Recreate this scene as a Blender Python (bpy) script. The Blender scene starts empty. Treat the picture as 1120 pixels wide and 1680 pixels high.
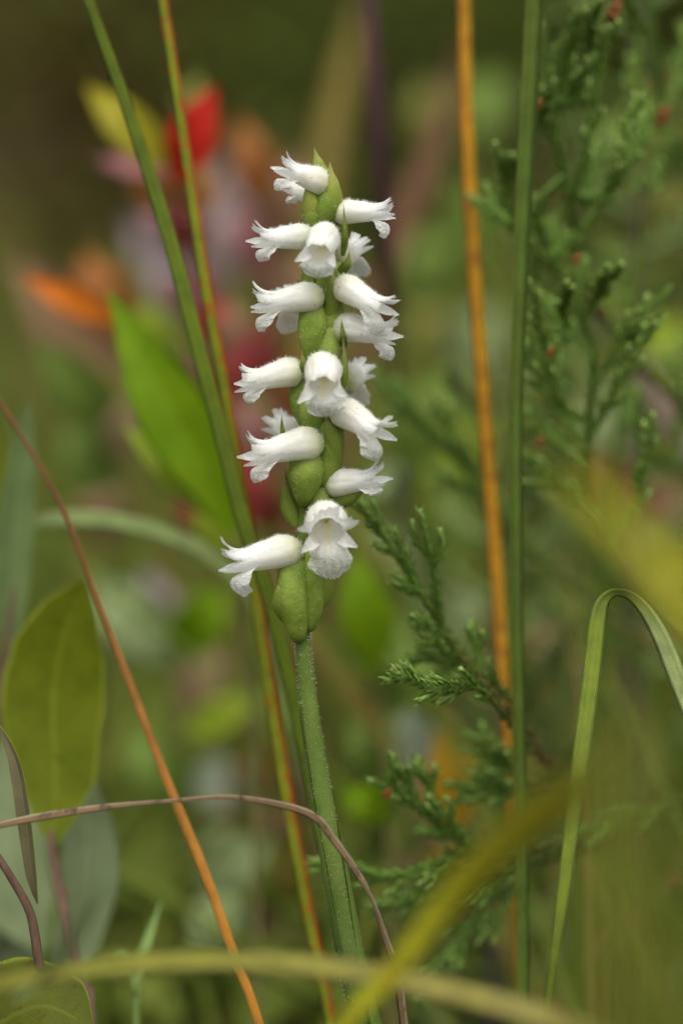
import bpy, math, random
import numpy as np
from mathutils import Vector, Matrix, noise as mnoise

random.seed(11)
rnd = random.Random(11)
SC = bpy.context.scene
COL = SC.collection
R = math.radians

# ------------------------------------------------------------------ camera, sky, sun, exposure
PITCH = R(9.0)
FOCUS = 0.40                     # metres from lens to the flower spike
CENTRE_Z = 0.175                 # height above ground of the middle of the frame at the spike
FWD = Vector((0, math.cos(PITCH), -math.sin(PITCH)))
UPV = Vector((0, math.sin(PITCH), math.cos(PITCH)))
RGT = Vector((1, 0, 0))
CAM = Vector((0, 0, CENTRE_Z)) - FWD * FOCUS
cd = bpy.data.cameras.new('camera')
cam = bpy.data.objects.new('camera', cd); COL.objects.link(cam)
cam.location = CAM
cam.rotation_euler = (math.pi / 2 - PITCH, 0, 0)
cd.sensor_fit = 'VERTICAL'; cd.sensor_height = 36.0; cd.sensor_width = 24.0; cd.lens = 100.0
cd.clip_start = 0.01; cd.clip_end = 500.0
cd.dof.use_dof = True; cd.dof.focus_distance = FOCUS - 0.002; cd.dof.aperture_fstop = 6.3
SC.camera = cam

SUN_EL, SUN_AZ = R(62), R(-35)   # high soft sun behind cloud, a little to the left
w = bpy.data.worlds.new('World'); SC.world = w; w.use_nodes = True
nt = w.node_tree; nt.nodes.clear()
sky = nt.nodes.new('ShaderNodeTexSky'); sky.sky_type = 'NISHITA'; sky.sun_disc = False
sky.sun_elevation = SUN_EL; sky.sun_rotation = R(180) + SUN_AZ
sky.dust_density = 4.0; sky.air_density = 1.0; sky.ozone_density = 1.0
hs = nt.nodes.new('ShaderNodeHueSaturation'); hs.inputs['Saturation'].default_value = 0.08
bg = nt.nodes.new('ShaderNodeBackground'); bg.inputs['Strength'].default_value = 0.13
ow = nt.nodes.new('ShaderNodeOutputWorld')
nt.links.new(sky.outputs[0], hs.inputs['Color']); nt.links.new(hs.outputs[0], bg.inputs[0]); nt.links.new(bg.outputs[0], ow.inputs[0])
sl = bpy.data.lights.new('sun', 'SUN'); sl.energy = 1.5; sl.angle = R(35); sl.color = (1, 0.97, 0.92)
sun = bpy.data.objects.new('sun', sl); COL.objects.link(sun)
sdir = Vector((math.sin(SUN_AZ) * math.cos(SUN_EL), -math.cos(SUN_AZ) * math.cos(SUN_EL), math.sin(SUN_EL)))
sun.location = sdir * 5
sun.rotation_euler = sdir.to_track_quat('Z', 'Y').to_euler()
SC.view_settings.view_transform = 'Standard'; SC.view_settings.look = 'None'
SC.view_settings.gamma = 1.0; SC.view_settings.exposure = 1.02
SC.render.engine = 'CYCLES'
SC.cycles.use_denoising = True
SC.cycles.max_bounces = 8; SC.cycles.diffuse_bounces = 4; SC.cycles.transmission_bounces = 6; SC.cycles.transparent_max_bounces = 12
SC.cycles.sample_clamp_indirect = 4.0

PXM = 0.36 / 1680.0              # metres per photo pixel per metre of depth
MM = 0.001


def at(px, py, depth=FOCUS):
    """photo pixel + distance along the view axis -> world point"""
    k = PXM * depth
    return CAM + FWD * depth + RGT * ((px - 560) * k) + UPV * (-(py - 840) * k)


def pix(p):
    v = p - CAM
    d = v.dot(FWD)
    return 560 + v.dot(RGT) / (PXM * d), 840 - v.dot(UPV) / (PXM * d), d


# ------------------------------------------------------------------ mesh helpers
class MB:
    def __init__(self):
        self.v = []; self.f = []; self.a = []     # a = (along, across, random)

    def grid(self, P, nu, nv, attr):
        """P[j*nu+i]; nv rows of nu points"""
        o = len(self.v)
        self.v += [tuple(p) for p in P]; self.a += attr
        for j in range(nv - 1):
            for i in range(nu - 1):
                a = o + j * nu + i
                self.f.append((a, a + 1, a + nu + 1, a + nu))

    def sweep(self, pts, rx, ry, prof, hint, twist=None, rand=0.0, capends=True, across=None):
        """closed profile prof [(x,y)...] swept along pts; rx,ry radii per point; hint = facing normal"""
        n = len(pts); m = len(prof); o = len(self.v)
        for i, p in enumerate(pts):
            t = (pts[min(i + 1, n - 1)] - pts[max(i - 1, 0)])
            if t.length < 1e-9: t = Vector((0, 0, 1))
            t.normalize()
            h = hint[i] if isinstance(hint, list) else hint
            s = t.cross(h)
            if s.length < 1e-5: s = t.orthogonal()
            s.normalize()
            nn = s.cross(t); nn.normalize()
            if twist:
                q = Matrix.Rotation(twist[i], 3, t)
                s = q @ s; nn = q @ nn
            for k, (x, y) in enumerate(prof):
                self.v.append(tuple(p + s * (x * rx[i]) + nn * (y * ry[i])))
                self.a.append((i / (n - 1), (x * 0.5 + 0.5) if across is None else across[k], rand))
        for i in range(n - 1):
            for k in range(m):
                a = o + i * m + k; b = o + i * m + (k + 1) % m
                self.f.append((a, b, b + m, a + m))
        if capends:
            self.f.append(tuple(o + k for k in reversed(range(m))))
            self.f.append(tuple(o + (n - 1) * m + k for k in range(m)))

    def cone(self, p, d, ln, r, rand=0.0):
        d = d.normalized(); s = d.orthogonal().normalized(); q = d.cross(s)
        o = len(self.v)
        for k in range(3):
            a = k * 2.0944
            self.v.append(tuple(p + (s * math.cos(a) + q * math.sin(a)) * r)); self.a.append((0, 0.5, rand))
        self.v.append(tuple(p + d * ln)); self.a.append((1, 0.5, rand))
        for k in range(3): self.f.append((o + k, o + (k + 1) % 3, o + 3))

    def ellipsoid(self, c, ax, rand=0.0, nu=10, nv=7):
        """ax = three Vectors (semi-axes)"""
        P = []; A = []
        for j in range(nv):
            ph = math.pi * j / (nv - 1)
            for i in range(nu + 1):
                th = 2 * math.pi * i / nu
                P.append(c + ax[0] * (math.sin(ph) * math.cos(th)) + ax[1] * (math.sin(ph) * math.sin(th)) + ax[2] * math.cos(ph))
                A.append((j / (nv - 1), i / nu, rand))
        self.grid(P, nu + 1, nv, A)


def build(name, mb, mat, parent=None, origin=None, smooth=True, kind=None, label=None):
    me = bpy.data.meshes.new(name)
    off = origin if origin is not None else (parent_root(parent).location if parent else Vector((0, 0, 0)))
    V = np.array(mb.v, dtype=np.float64) - np.array(off)
    me.from_pydata(V.tolist(), [], mb.f)
    if mb.a:
        at_ = me.attributes.new('pv', 'FLOAT_COLOR', 'POINT')
        A = np.ones((len(mb.a), 4), dtype=np.float32); A[:, :3] = np.array(mb.a, dtype=np.float32)
        at_.data.foreach_set('color', A.ravel())
    if smooth: me.polygons.foreach_set('use_smooth', [True] * len(me.polygons))
    me.materials.append(mat); me.update()
    o = bpy.data.objects.new(name, me); COL.objects.link(o)
    if parent: o.parent = parent
    else: o.location = off
    if kind: o['kind'] = kind
    if label: o['label'] = label
    return o


def parent_root(o):
    while o.parent: o = o.parent
    return o


def tag(o, label, cat, group=None, kind=None):
    o['label'] = label; o['category'] = cat
    if group: o['group'] = group
    if kind: o['kind'] = kind
    return o


def thing(name, loc, label, cat, group=None):
    o = bpy.data.objects.new(name, None); COL.objects.link(o)
    o.empty_display_size = 0.01; o.location = loc
    return tag(o, label, cat, group)


def copy_tree(o, parent=None):
    c = o.copy(); COL.objects.link(c); c.parent = parent
    for ch in o.children: copy_tree(ch, c)
    return c


def cr(ctrl, n):
    """Catmull-Rom through control tuples (any length) -> n tuples"""
    C = [np.array(c, dtype=float) for c in ctrl]
    if len(C) == 2:
        return [C[0] + (C[1] - C[0]) * (i / (n - 1)) for i in range(n)]
    C = [2 * C[0] - C[1]] + C + [2 * C[-1] - C[-2]]
    out = []; segs = len(C) - 3
    for i in range(n):
        t = i / (n - 1) * segs; k = min(int(t), segs - 1); t -= k
        p0, p1, p2, p3 = C[k:k + 4]
        out.append(0.5 * ((2 * p1) + (-p0 + p2) * t + (2 * p0 - 5 * p1 + 4 * p2 - p3) * t * t + (-p0 + 3 * p1 - 3 * p2 + p3) * t ** 3))
    return out


BLADE = [(-1, 0.0), (-0.5, -0.55), (0, -1.0), (0.5, -0.55), (1, 0.0), (0.5, -0.05), (0, -0.4), (-0.5, -0.05)]
ROUND8 = [(math.cos(a * math.pi / 4), math.sin(a * math.pi / 4)) for a in range(8)]
ROUND12 = [(math.cos(a * math.pi / 6), math.sin(a * math.pi / 6)) for a in range(12)]
ROUND6 = [(math.cos(a * math.pi / 3), math.sin(a * math.pi / 3)) for a in range(6)]
TRI = [(-1, -0.25), (-0.55, -0.5), (0.5, -0.45), (1, -0.2), (0.3, 0.35), (0, 0.75), (-0.35, 0.35)]


# ------------------------------------------------------------------ materials
def newmat(name):
    m = bpy.data.materials.new(name); m.use_nodes = True
    n = m.node_tree; n.nodes.clear()
    return m, n


def nd(n, t, **kw):
    x = n.nodes.new(t)
    for k, v in kw.items():
        if k.startswith('i_'):
            key = k[2:]
            x.inputs[int(key) if key.isdigit() else key.replace('_', ' ')].default_value = v
        else: setattr(x, k, v)
    return x


def ramp(n, stops, interp='LINEAR'):
    r = n.nodes.new('ShaderNodeValToRGB'); r.color_ramp.interpolation = interp
    e = r.color_ramp.elements
    while len(e) < len(stops): e.new(0.5)
    for k, (p, c) in enumerate(stops):
        e[k].position = p; e[k].color = (c[0], c[1], c[2], 1) if not isinstance(c, (int, float)) else (c, c, c, 1)
    return r


def mixc(n, a, b, f, blend='MIX'):
    x = n.nodes.new('ShaderNodeMix'); x.data_type = 'RGBA'; x.blend_type = blend
    for s, val in ((6, a), (7, b), (0, f)):
        if isinstance(val, bpy.types.NodeSocket): n.links.new(val, x.inputs[s])
        elif isinstance(val, (int, float)): x.inputs[s].default_value = val
        else: x.inputs[s].default_value = (val[0], val[1], val[2], 1)
    return x.outputs[2]


def math_(n, op, a, b=0.0, c=None):
    x = n.nodes.new('ShaderNodeMath'); x.operation = op
    for k, val in enumerate((a, b) if c is None else (a, b, c)):
        if isinstance(val, bpy.types.NodeSocket): n.links.new(val, x.inputs[k])
        else: x.inputs[k].default_value = val
    return x.outputs[0]


def pvnodes(n):
    at_ = nd(n, 'ShaderNodeAttribute', attribute_name='pv')
    s = nd(n, 'ShaderNodeSeparateColor'); n.links.new(at_.outputs['Color'], s.inputs[0])
    return s.outputs[0], s.outputs[1], s.outputs[2]


def noise_tex(n, scale, detail=3, rough=0.55, vec=None):
    t = nd(n, 'ShaderNodeTexNoise'); t.inputs['Scale'].default_value = scale
    t.inputs['Detail'].default_value = detail; t.inputs['Roughness'].default_value = rough
    if vec is None:
        tc = nd(n, 'ShaderNodeTexCoord'); vec = tc.outputs['Object']
    n.links.new(vec, t.inputs['Vector'])
    return t.outputs['Fac']


def finish(n, colour, rough=0.5, trans=0.3, trans_col=None, bump=None, bump_d=0.0001, spec=0.4, transp=None, sheen=0.0):
    p = nd(n, 'ShaderNodeBsdfPrincipled'); p.inputs['Roughness'].default_value = rough
    p.inputs['Specular IOR Level'].default_value = spec
    if sheen: p.inputs['Sheen Weight'].default_value = sheen
    n.links.new(colour, p.inputs['Base Color'])
    out = nd(n, 'ShaderNodeOutputMaterial')
    nrm = None
    if bump is not None:
        b = nd(n, 'ShaderNodeBump'); b.inputs['Strength'].default_value = 1.0; b.inputs['Distance'].default_value = bump_d
        n.links.new(bump, b.inputs['Height']); n.links.new(b.outputs[0], p.inputs['Normal']); nrm = b.outputs[0]
    sh = p.outputs[0]
    if trans:
        t = nd(n, 'ShaderNodeBsdfTranslucent'); n.links.new(trans_col if trans_col is not None else colour, t.inputs[0])
        if nrm: n.links.new(nrm, t.inputs['Normal'])
        mx = nd(n, 'ShaderNodeMixShader'); mx.inputs[0].default_value = trans
        n.links.new(sh, mx.inputs[1]); n.links.new(t.outputs[0], mx.inputs[2]); sh = mx.outputs[0]
    if transp is not None:
        t = nd(n, 'ShaderNodeBsdfTransparent'); mx = nd(n, 'ShaderNodeMixShader')
        n.links.new(transp, mx.inputs[0]); n.links.new(sh, mx.inputs[1]); n.links.new(t.outputs[0], mx.inputs[2]); sh = mx.outputs[0]
    n.links.new(sh, out.inputs[0])


def petal_mat(name, kind):
    """white crystalline orchid tissue, greenish towards the base; kind lip has a yellowish throat"""
    m, n = newmat(name)
    v, u, r = pvnodes(n)
    base = ramp(n, [(0.0, (0.36, 0.43, 0.14)), (0.09, (0.60, 0.62, 0.38)), (0.26, (0.75, 0.74, 0.66)), (0.55, (0.82, 0.81, 0.785)), (1.0, (0.83, 0.83, 0.835))])
    n.links.new(v, base.inputs[0]); col = base.outputs[0]
    nz = noise_tex(n, 900, 2)
    fine = nd(n, 'ShaderNodeTexVoronoi'); fine.inputs['Scale'].default_value = 3800
    tc = nd(n, 'ShaderNodeTexCoord'); n.links.new(tc.outputs['Object'], fine.inputs['Vector'])
    cells = fine.outputs['Distance']
    # crystalline zone towards the free margins
    if kind == 'lip': zone = ramp(n, [(0.45, 0.0), (0.75, 1.0)])
    else: zone = ramp(n, [(0.62, 0.0), (1.0, 0.9)])
    n.links.new(v, zone.inputs[0])
    if kind == 'lip':
        thr = ramp(n, [(0.30, 0.0), (0.44, 1.0), (0.56, 1.0), (0.70, 0.0)]); n.links.new(u, thr.inputs[0])
        thv = ramp(n, [(0.15, 1.0), (0.5, 0.75), (0.72, 0.0)]); n.links.new(v, thv.inputs[0])
        f = math_(n, 'MULTIPLY', thr.outputs[0], thv.outputs[0])
        col = mixc(n, col, (0.78, 0.66, 0.22), math_(n, 'MULTIPLY', f, 0.62))
    vein = math_(n, 'POWER', math_(n, 'ADD', math_(n, 'MULTIPLY', math_(n, 'SINE', math_(n, 'ADD', math_(n, 'MULTIPLY', u, 75.0), math_(n, 'MULTIPLY', nz, 5.0))), 0.5), 0.5), 4.0)
    col = mixc(n, col, (0.66, 0.68, 0.50), math_(n, 'MULTIPLY', vein, 0.28))
    blush = ramp(n, [(0.52, 0.0), (0.75, 0.35)]); n.links.new(noise_tex(n, 150, 3), blush.inputs[0])
    col = mixc(n, col, (0.72, 0.62, 0.47), blush.outputs[0])
    sparkle = ramp(n, [(0.35, 0.0), (0.62, 1.0)])
    big = noise_tex(n, 3200, 1); n.links.new(big, sparkle.inputs[0])
    col = mixc(n, col, (0.52, 0.54, 0.50), math_(n, 'MULTIPLY', math_(n, 'MULTIPLY', zone.outputs[0], sparkle.outputs[0]), 0.6))
    # a few tiny brown age specks
    sp = nd(n, 'ShaderNodeTexVoronoi'); sp.inputs['Scale'].default_value = 330; n.links.new(tc.outputs['Object'], sp.inputs['Vector'])
    dot = math_(n, 'LESS_THAN', sp.outputs['Distance'], 0.055)
    col = mixc(n, col, (0.35, 0.22, 0.14), math_(n, 'MULTIPLY', dot, 0.5))
    h = math_(n, 'ADD', math_(n, 'MULTIPLY', cells, math_(n, 'ADD', zone.outputs[0], 0.15)), math_(n, 'MULTIPLY', nz, 0.6))
    tr = math_(n, 'MULTIPLY', math_(n, 'MULTIPLY', zone.outputs[0], zone.outputs[0]), 0.30)
    finish(n, col, 0.42, 0.48, bump=h, bump_d=0.00014, spec=0.45, transp=tr)
    return m


def green_mat(name, lo, hi, scale=300, rough=0.5, trans=0.15, tip=None, base=None, veins=0.0):
    m, n = newmat(name)
    v, u, r = pvnodes(n)
    nz = noise_tex(n, scale, 4, 0.6)
    rp = ramp(n, [(0.3, lo), (0.72, hi)]); n.links.new(nz, rp.inputs[0]); col = rp.outputs[0]
    if base is not None:
        g = ramp(n, [(0.0, 1.0), (0.45, 0.0)]); n.links.new(v, g.inputs[0]); col = mixc(n, col, base, g.outputs[0])
    if tip is not None:
        g = ramp(n, [(0.6, 0.0), (1.0, 1.0)]); n.links.new(v, g.inputs[0]); col = mixc(n, col, tip, g.outputs[0])
    h = noise_tex(n, scale * 6, 2)
    if veins:
        wv = math_(n, 'SINE', math_(n, 'MULTIPLY', u, 70.0))
        col = mixc(n, col, hi, math_(n, 'MULTIPLY', math_(n, 'ADD', wv, 1.0), veins))
        h = math_(n, 'ADD', h, math_(n, 'MULTIPLY', wv, 0.3))
    finish(n, col, rough, trans, bump=h, bump_d=0.00008, spec=.15)
    return m


def blade_mat(name, centre, edge_l, edge_r, *, er=0.70, along=None, blotch=None, rough=0.5, trans=0.25, rib=40.0, spec=.2, mid=None):
    """grass blade: colour across (left edge, centre, right edge), colour change along, brown blotches"""
    m, n = newmat(name)
    v, u, r = pvnodes(n)
    rp = ramp(n, [(0.0, edge_l), (0.28, centre), (er, centre), (min(1.0, er + .3), edge_r)]); n.links.new(u, rp.inputs[0]); col = rp.outputs[0]
    if mid is not None:
        mr = ramp(n, [(0.40, 0.0), (0.47, 1.0), (0.53, 1.0), (0.60, 0.0)]); n.links.new(u, mr.inputs[0]); col = mixc(n, col, mid, math_(n, 'MULTIPLY', mr.outputs[0], 0.8))
    if along:
        col2 = ramp(n, along); n.links.new(v, col2.inputs[0])
        fac = ramp(n, [(0.0, 0.75), (1.0, 0.75)])
        col = mixc(n, col, col2.outputs[0], 0.7)
    big = noise_tex(n, 260, 4, 0.65)
    col = mixc(n, col, (0.02, 0.02, 0.01), math_(n, 'MULTIPLY', math_(n, 'MAXIMUM', math_(n, 'SUBTRACT', 0.6, big), 0.0), 1.2))
    if blotch:
        bl = ramp(n, [(0.54, 0.0), (0.64, 1.0)]); n.links.new(noise_tex(n, 420, 3, 0.6), bl.inputs[0])
        col = mixc(n, col, blotch, math_(n, 'MULTIPLY', bl.outputs[0], 0.75))
    wv = math_(n, 'SINE', math_(n, 'MULTIPLY', u, rib * 2))
    col = mixc(n, col, mixc(n, col, (1.35, 1.35, 1.35), 1.0, 'MULTIPLY'), math_(n, 'MULTIPLY', math_(n, 'ADD', wv, 1.0), 0.5))
    finish(n, col, rough, trans, bump=math_(n, 'ADD', math_(n, 'MULTIPLY', wv, 0.5), big), bump_d=0.00006, spec=spec)
    return m


def leaf_mat(name, lo, hi, vein, margin=None, rough=0.42, trans=0.35, speck=None, nveins=22.0):
    m, n = newmat(name)
    v, u, r = pvnodes(n)
    nz = noise_tex(n, 170, 5, 0.6)
    rp = ramp(n, [(0.3, lo), (0.7, hi)]); n.links.new(nz, rp.inputs[0]); col = rp.outputs[0]
    au = math_(n, 'ABSOLUTE', math_(n, 'SUBTRACT', u, 0.5))
    mid = ramp(n, [(0.010, 1.0), (0.035, 0.0)]); n.links.new(au, mid.inputs[0])
    lat = math_(n, 'SINE', math_(n, 'MULTIPLY', math_(n, 'SUBTRACT', v, math_(n, 'MULTIPLY', au, 0.55)), nveins * 6.2832))
    latm = ramp(n, [(0.86, 0.0), (1.0, 0.55)]); n.links.new(lat, latm.inputs[0])
    fine = nd(n, 'ShaderNodeTexVoronoi', feature='DISTANCE_TO_EDGE'); fine.inputs['Scale'].default_value = 900
    tc = nd(n, 'ShaderNodeTexCoord'); n.links.new(tc.outputs['Object'], fine.inputs['Vector'])
    net = ramp(n, [(0.0, 0.2), (0.10, 0.0)]); n.links.new(fine.outputs['Distance'], net.inputs[0])
    vf = math_(n, 'MAXIMUM', math_(n, 'MAXIMUM', mid.outputs[0], latm.outputs[0]), net.outputs[0])
    col = mixc(n, col, vein, math_(n, 'MULTIPLY', vf, 0.8))
    if margin is not None:
        mg = ramp(n, [(0.455, 0.0), (0.49, 1.0)]); n.links.new(au, mg.inputs[0]); col = mixc(n, col, margin, mg.outputs[0])
    if speck is not None:
        sp = ramp(n, [(0.58, 0.0), (0.66, 1.0)]); n.links.new(noise_tex(n, 600, 3, 0.7), sp.inputs[0])
        col = mixc(n, col, speck, math_(n, 'MULTIPLY', sp.outputs[0], 0.7))
    finish(n, col, rough, trans, bump=math_(n, 'SUBTRACT', math_(n, 'MULTIPLY', nz, 0.5), math_(n, 'MULTIPLY', vf, 0.6)), bump_d=0.0001, spec=.12)
    return m


def flat_mat(name, stops, rough=0.6, trans=0.25):
    """random colour per piece (attribute) with a little noise"""
    m, n = newmat(name)
    v, u, r = pvnodes(n)
    rp = ramp(n, stops); n.links.new(r, rp.inputs[0])
    nz = noise_tex(n, 60, 3)
    col = mixc(n, rp.outputs[0], (0.01, 0.01, 0.005), math_(n, 'MULTIPLY', nz, 0.45))
    finish(n, col, rough, trans, spec=.08)
    return m


def ground_mat():
    m, n = newmat('forest_soil')
    a = noise_tex(n, 9, 6, 0.65); b = noise_tex(n, 70, 5, 0.7)
    rp = ramp(n, [(0.3, (0.030, 0.020, 0.012)), (0.5, (0.075, 0.050, 0.032)), (0.7, (0.12, 0.085, 0.06))]); n.links.new(b, rp.inputs[0])
    rp2 = ramp(n, [(0.42, (0.035, 0.045, 0.012)), (0.6, (0.07, 0.05, 0.03))]); n.links.new(a, rp2.inputs[0])
    col = mixc(n, rp.outputs[0], rp2.outputs[0], 0.5)
    finish(n, col, 0.9, 0, bump=math_(n, 'ADD', a, b), bump_d=0.01, spec=0.1)
    return m


def bark_mat(name, lo, hi, scale=40):
    m, n = newmat(name)
    tc = nd(n, 'ShaderNodeTexCoord'); mp = nd(n, 'ShaderNodeMapping'); mp.inputs['Scale'].default_value = (1, 1, 0.25)
    n.links.new(tc.outputs['Object'], mp.inputs[0])
    nz = noise_tex(n, scale, 5, 0.7, mp.outputs[0])
    rp = ramp(n, [(0.3, lo), (0.7, hi)]); n.links.new(nz, rp.inputs[0])
    finish(n, rp.outputs[0], 0.8, 0, bump=nz, bump_d=0.4 / scale, spec=0.2)
    return m


M = {}
M['hood'] = petal_mat('orchid_white', 'hood')
M['lip'] = petal_mat('orchid_lip', 'lip')
M['ovary'] = green_mat('ovary_green', (0.10, 0.155, 0.014), (0.21, 0.27, 0.048), 330, 0.5, 0.12)
M['bract'] = green_mat('bract_green', (0.12, 0.17, 0.02), (0.21, 0.27, 0.045), 240, 0.48, 0.25, tip=(0.34, 0.33, 0.12), veins=0.12)
M['bract_young'] = green_mat('young_bract_green', (0.20, 0.25, 0.03), (0.32, 0.36, 0.07), 240, 0.48, 0.25, tip=(0.42, 0.40, 0.16), veins=0.12)
M['stem'] = green_mat('flower_stem_green', (0.065, 0.105, 0.013), (0.115, 0.16, 0.03), 260, 0.6, 0.08, base=(0.035, 0.07, 0.010), veins=0.03)
M['column'] = green_mat('column_yellow', (0.26, 0.30, 0.06), (0.40, 0.40, 0.10), 400)
m_, n_ = newmat('hair_clear'); c_ = nd(n_, 'ShaderNodeRGB'); c_.outputs[0].default_value = (0.86, 0.87, 0.82, 1); finish(n_, c_.outputs[0], 0.3, 0.5); M['hair'] = m_
M['bark_twig'] = bark_mat('twig_bark', (0.065, 0.036, 0.022), (0.135, 0.08, 0.052), 500)
M['bark_tree'] = bark_mat('tree_bark', (0.03, 0.022, 0.016), (0.09, 0.07, 0.055), 12)
M['soil'] = ground_mat()


# ------------------------------------------------------------------ ground
def gz(x, y):
    """height of the ground"""
    r = math.hypot(x, y)
    far = max(0.0, min(1.0, (r - 1.0) / 6.0))
    return 0.006 * mnoise.noise(Vector((x * 9, y * 9, 1.3))) + 0.02 * mnoise.noise(Vector((x * 1.7, y * 1.7, 4.1))) * min(1, r / 0.5) + 0.25 * far * mnoise.noise(Vector((x * .15, y * .15, 2.2)))


def make_ground():
    mb = MB()
    rings = [0.0, .02, .04, .06, .09, .12, .16, .2, .25, .3, .36, .43, .5, .6, .7, .85, 1, 1.2, 1.5, 1.8, 2.2, 2.7, 3.3, 4, 5, 6.5, 8, 10, 13, 17, 22, 30, 45, 70, 120, 250]
    nu = 97
    P = []; A = []
    for r in rings:
        for i in range(nu):
            a = 2 * math.pi * (i % (nu - 1)) / (nu - 1)
            x, y = r * math.cos(a), r * math.sin(a)
            P.append(Vector((x, y, gz(x, y)))); A.append((0.5, 0.5, 0.5))
    mb.grid(P, nu, len(rings), A)
    g = build('ground', mb, M['soil'])
    g['kind'] = 'structure'
    return g


make_ground()


# ------------------------------------------------------------------ the orchid
def axis_pt(y):
    """centre of the flower spike at photo row y, at the focus plane"""
    tab = [(243, 521), (300, 532), (370, 528), (450, 524), (540, 520), (650, 512), (760, 506), (860, 500), (940, 497), (1040, 496), (1100, 500), (1200, 512), (1320, 530), (1450, 553), (1560, 573), (1680, 600), (2200, 706), (2900, 760)]
    for (a, xa), (b, xb) in zip(tab, tab[1:]):
        if y <= b: return xa + (xb - xa) * (y - a) / (b - a)
    return tab[-1][1]


def toward(px, py, mm):
    """pixel at the spike, mm towards the lens"""
    return at(px, py, FOCUS - mm * MM)


def ground_foot(px, depth):
    """point on the ground below pixel column px at that depth"""
    lo, hi = 840.0, 6000.0
    for _ in range(40):
        mid = (lo + hi) / 2; p = at(px, mid, depth)
        if p.z > gz(p.x, p.y): lo = mid
        else: hi = mid
    return at(px, lo + 8, depth)


foot = ground_foot(735, FOCUS + 0.012)
orchid = thing('orchid_plant', foot, 'white orchid with a spiral spike of downy tubular flowers on a green stem', 'orchid')

# stem
sp = []; srx = []
for (y, r, dz) in [(300, 9, 0), (450, 13, 0), (620, 14, 0), (800, 14, 0), (950, 14, 0), (1030, 14.5, 0), (1060, 15, 0), (1160, 17, 0), (1300, 19.5, 0), (1420, 21, 0), (1500, 23, 0), (1600, 26, 0), (1700, 28, 1), (1850, 30, 3)]:
    sp.append(tuple(toward(axis_pt(y), y, -dz)) + (r,))
sp.append(tuple(foot + Vector((-0.004, 0, 0.02))) + (33,)); sp.append(tuple(foot - Vector((0, 0, 0.004))) + (34,))
S = cr(sp, 90)
mb = MB()
pts = [Vector(s[:3]) for s in S]; rr = [s[3] * .89 * PXM * FOCUS for s in S]
mb.sweep(list(reversed(pts)), list(reversed(rr)), list(reversed(rr)), ROUND12, Vector((0, -1, 0)))
stem = build('stem', mb, M['stem'], orchid)
# sheath bracts on the lower stem
def sheath(p0y, p1y, side, w):
    mb = MB(); n = 16; P = []; A = []
    nu = 9
    for j in range(n):
        t = j / (n - 1); y = p0y + (p1y - p0y) * t
        c = toward(axis_pt(y), y, 0); rad = (15.4 + (y - 1160) * 0.0172) * PXM * FOCUS * (1.05 + 0.10 * t * t)
        half = (0.95 * (1 - t) ** 0.6 + 0.02) * w
        for i in range(nu):
            a = side + (i / (nu - 1) * 2 - 1) * half
            P.append(c + RGT * math.cos(a) * rad + Vector((0, 1, 0)) * math.sin(a) * rad); A.append((t, i / (nu - 1), 0.4))
    mb.grid(P, nu, n, A)
    return build('sheath', mb, M['stem'], orchid)
sheath(1900, 1335, R(-10), 1.4)
sheath(1560, 1150, R(200), 0.8)
mb = MB()
for _ in range(1500):
    k = rnd.randrange(20, 70); t = pts[k]; a = rnd.uniform(0, 2 * math.pi)
    tt = (pts[k + 1] - pts[k - 1]).normalized()
    d = (RGT * math.cos(a) + Vector((0, 1, 0)) * math.sin(a))
    q = t + (pts[k + 1] - t) * rnd.random()
    mb.cone(q + d * rr[k] * 0.97, d + Vector((0, 0, rnd.uniform(-.3, .6))), rnd.uniform(.25, .5) * MM, 0.022 * MM)
build('hairs', mb, M['hair'], stem, kind='stuff')


def frame_from(fw, roll=0.0):
    fw = fw.normalized()
    lat = Vector((0, 0, 1)).cross(fw)
    if lat.length < 0.15: lat = RGT.copy()
    lat.normalize(); up = fw.cross(lat).normalized()
    q = Matrix.Rotation(roll, 3, fw)
    return fw, q @ lat, q @ up


def lerp_tab(tab, t):
    for (a, x), (b, y) in zip(tab, tab[1:]):
        if t <= b:
            k = (t - a) / (b - a); k = k * k * (3 - 2 * k) * 0.5 + k * 0.5
            return x + (y - x) * k
    return tab[-1][1]


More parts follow.
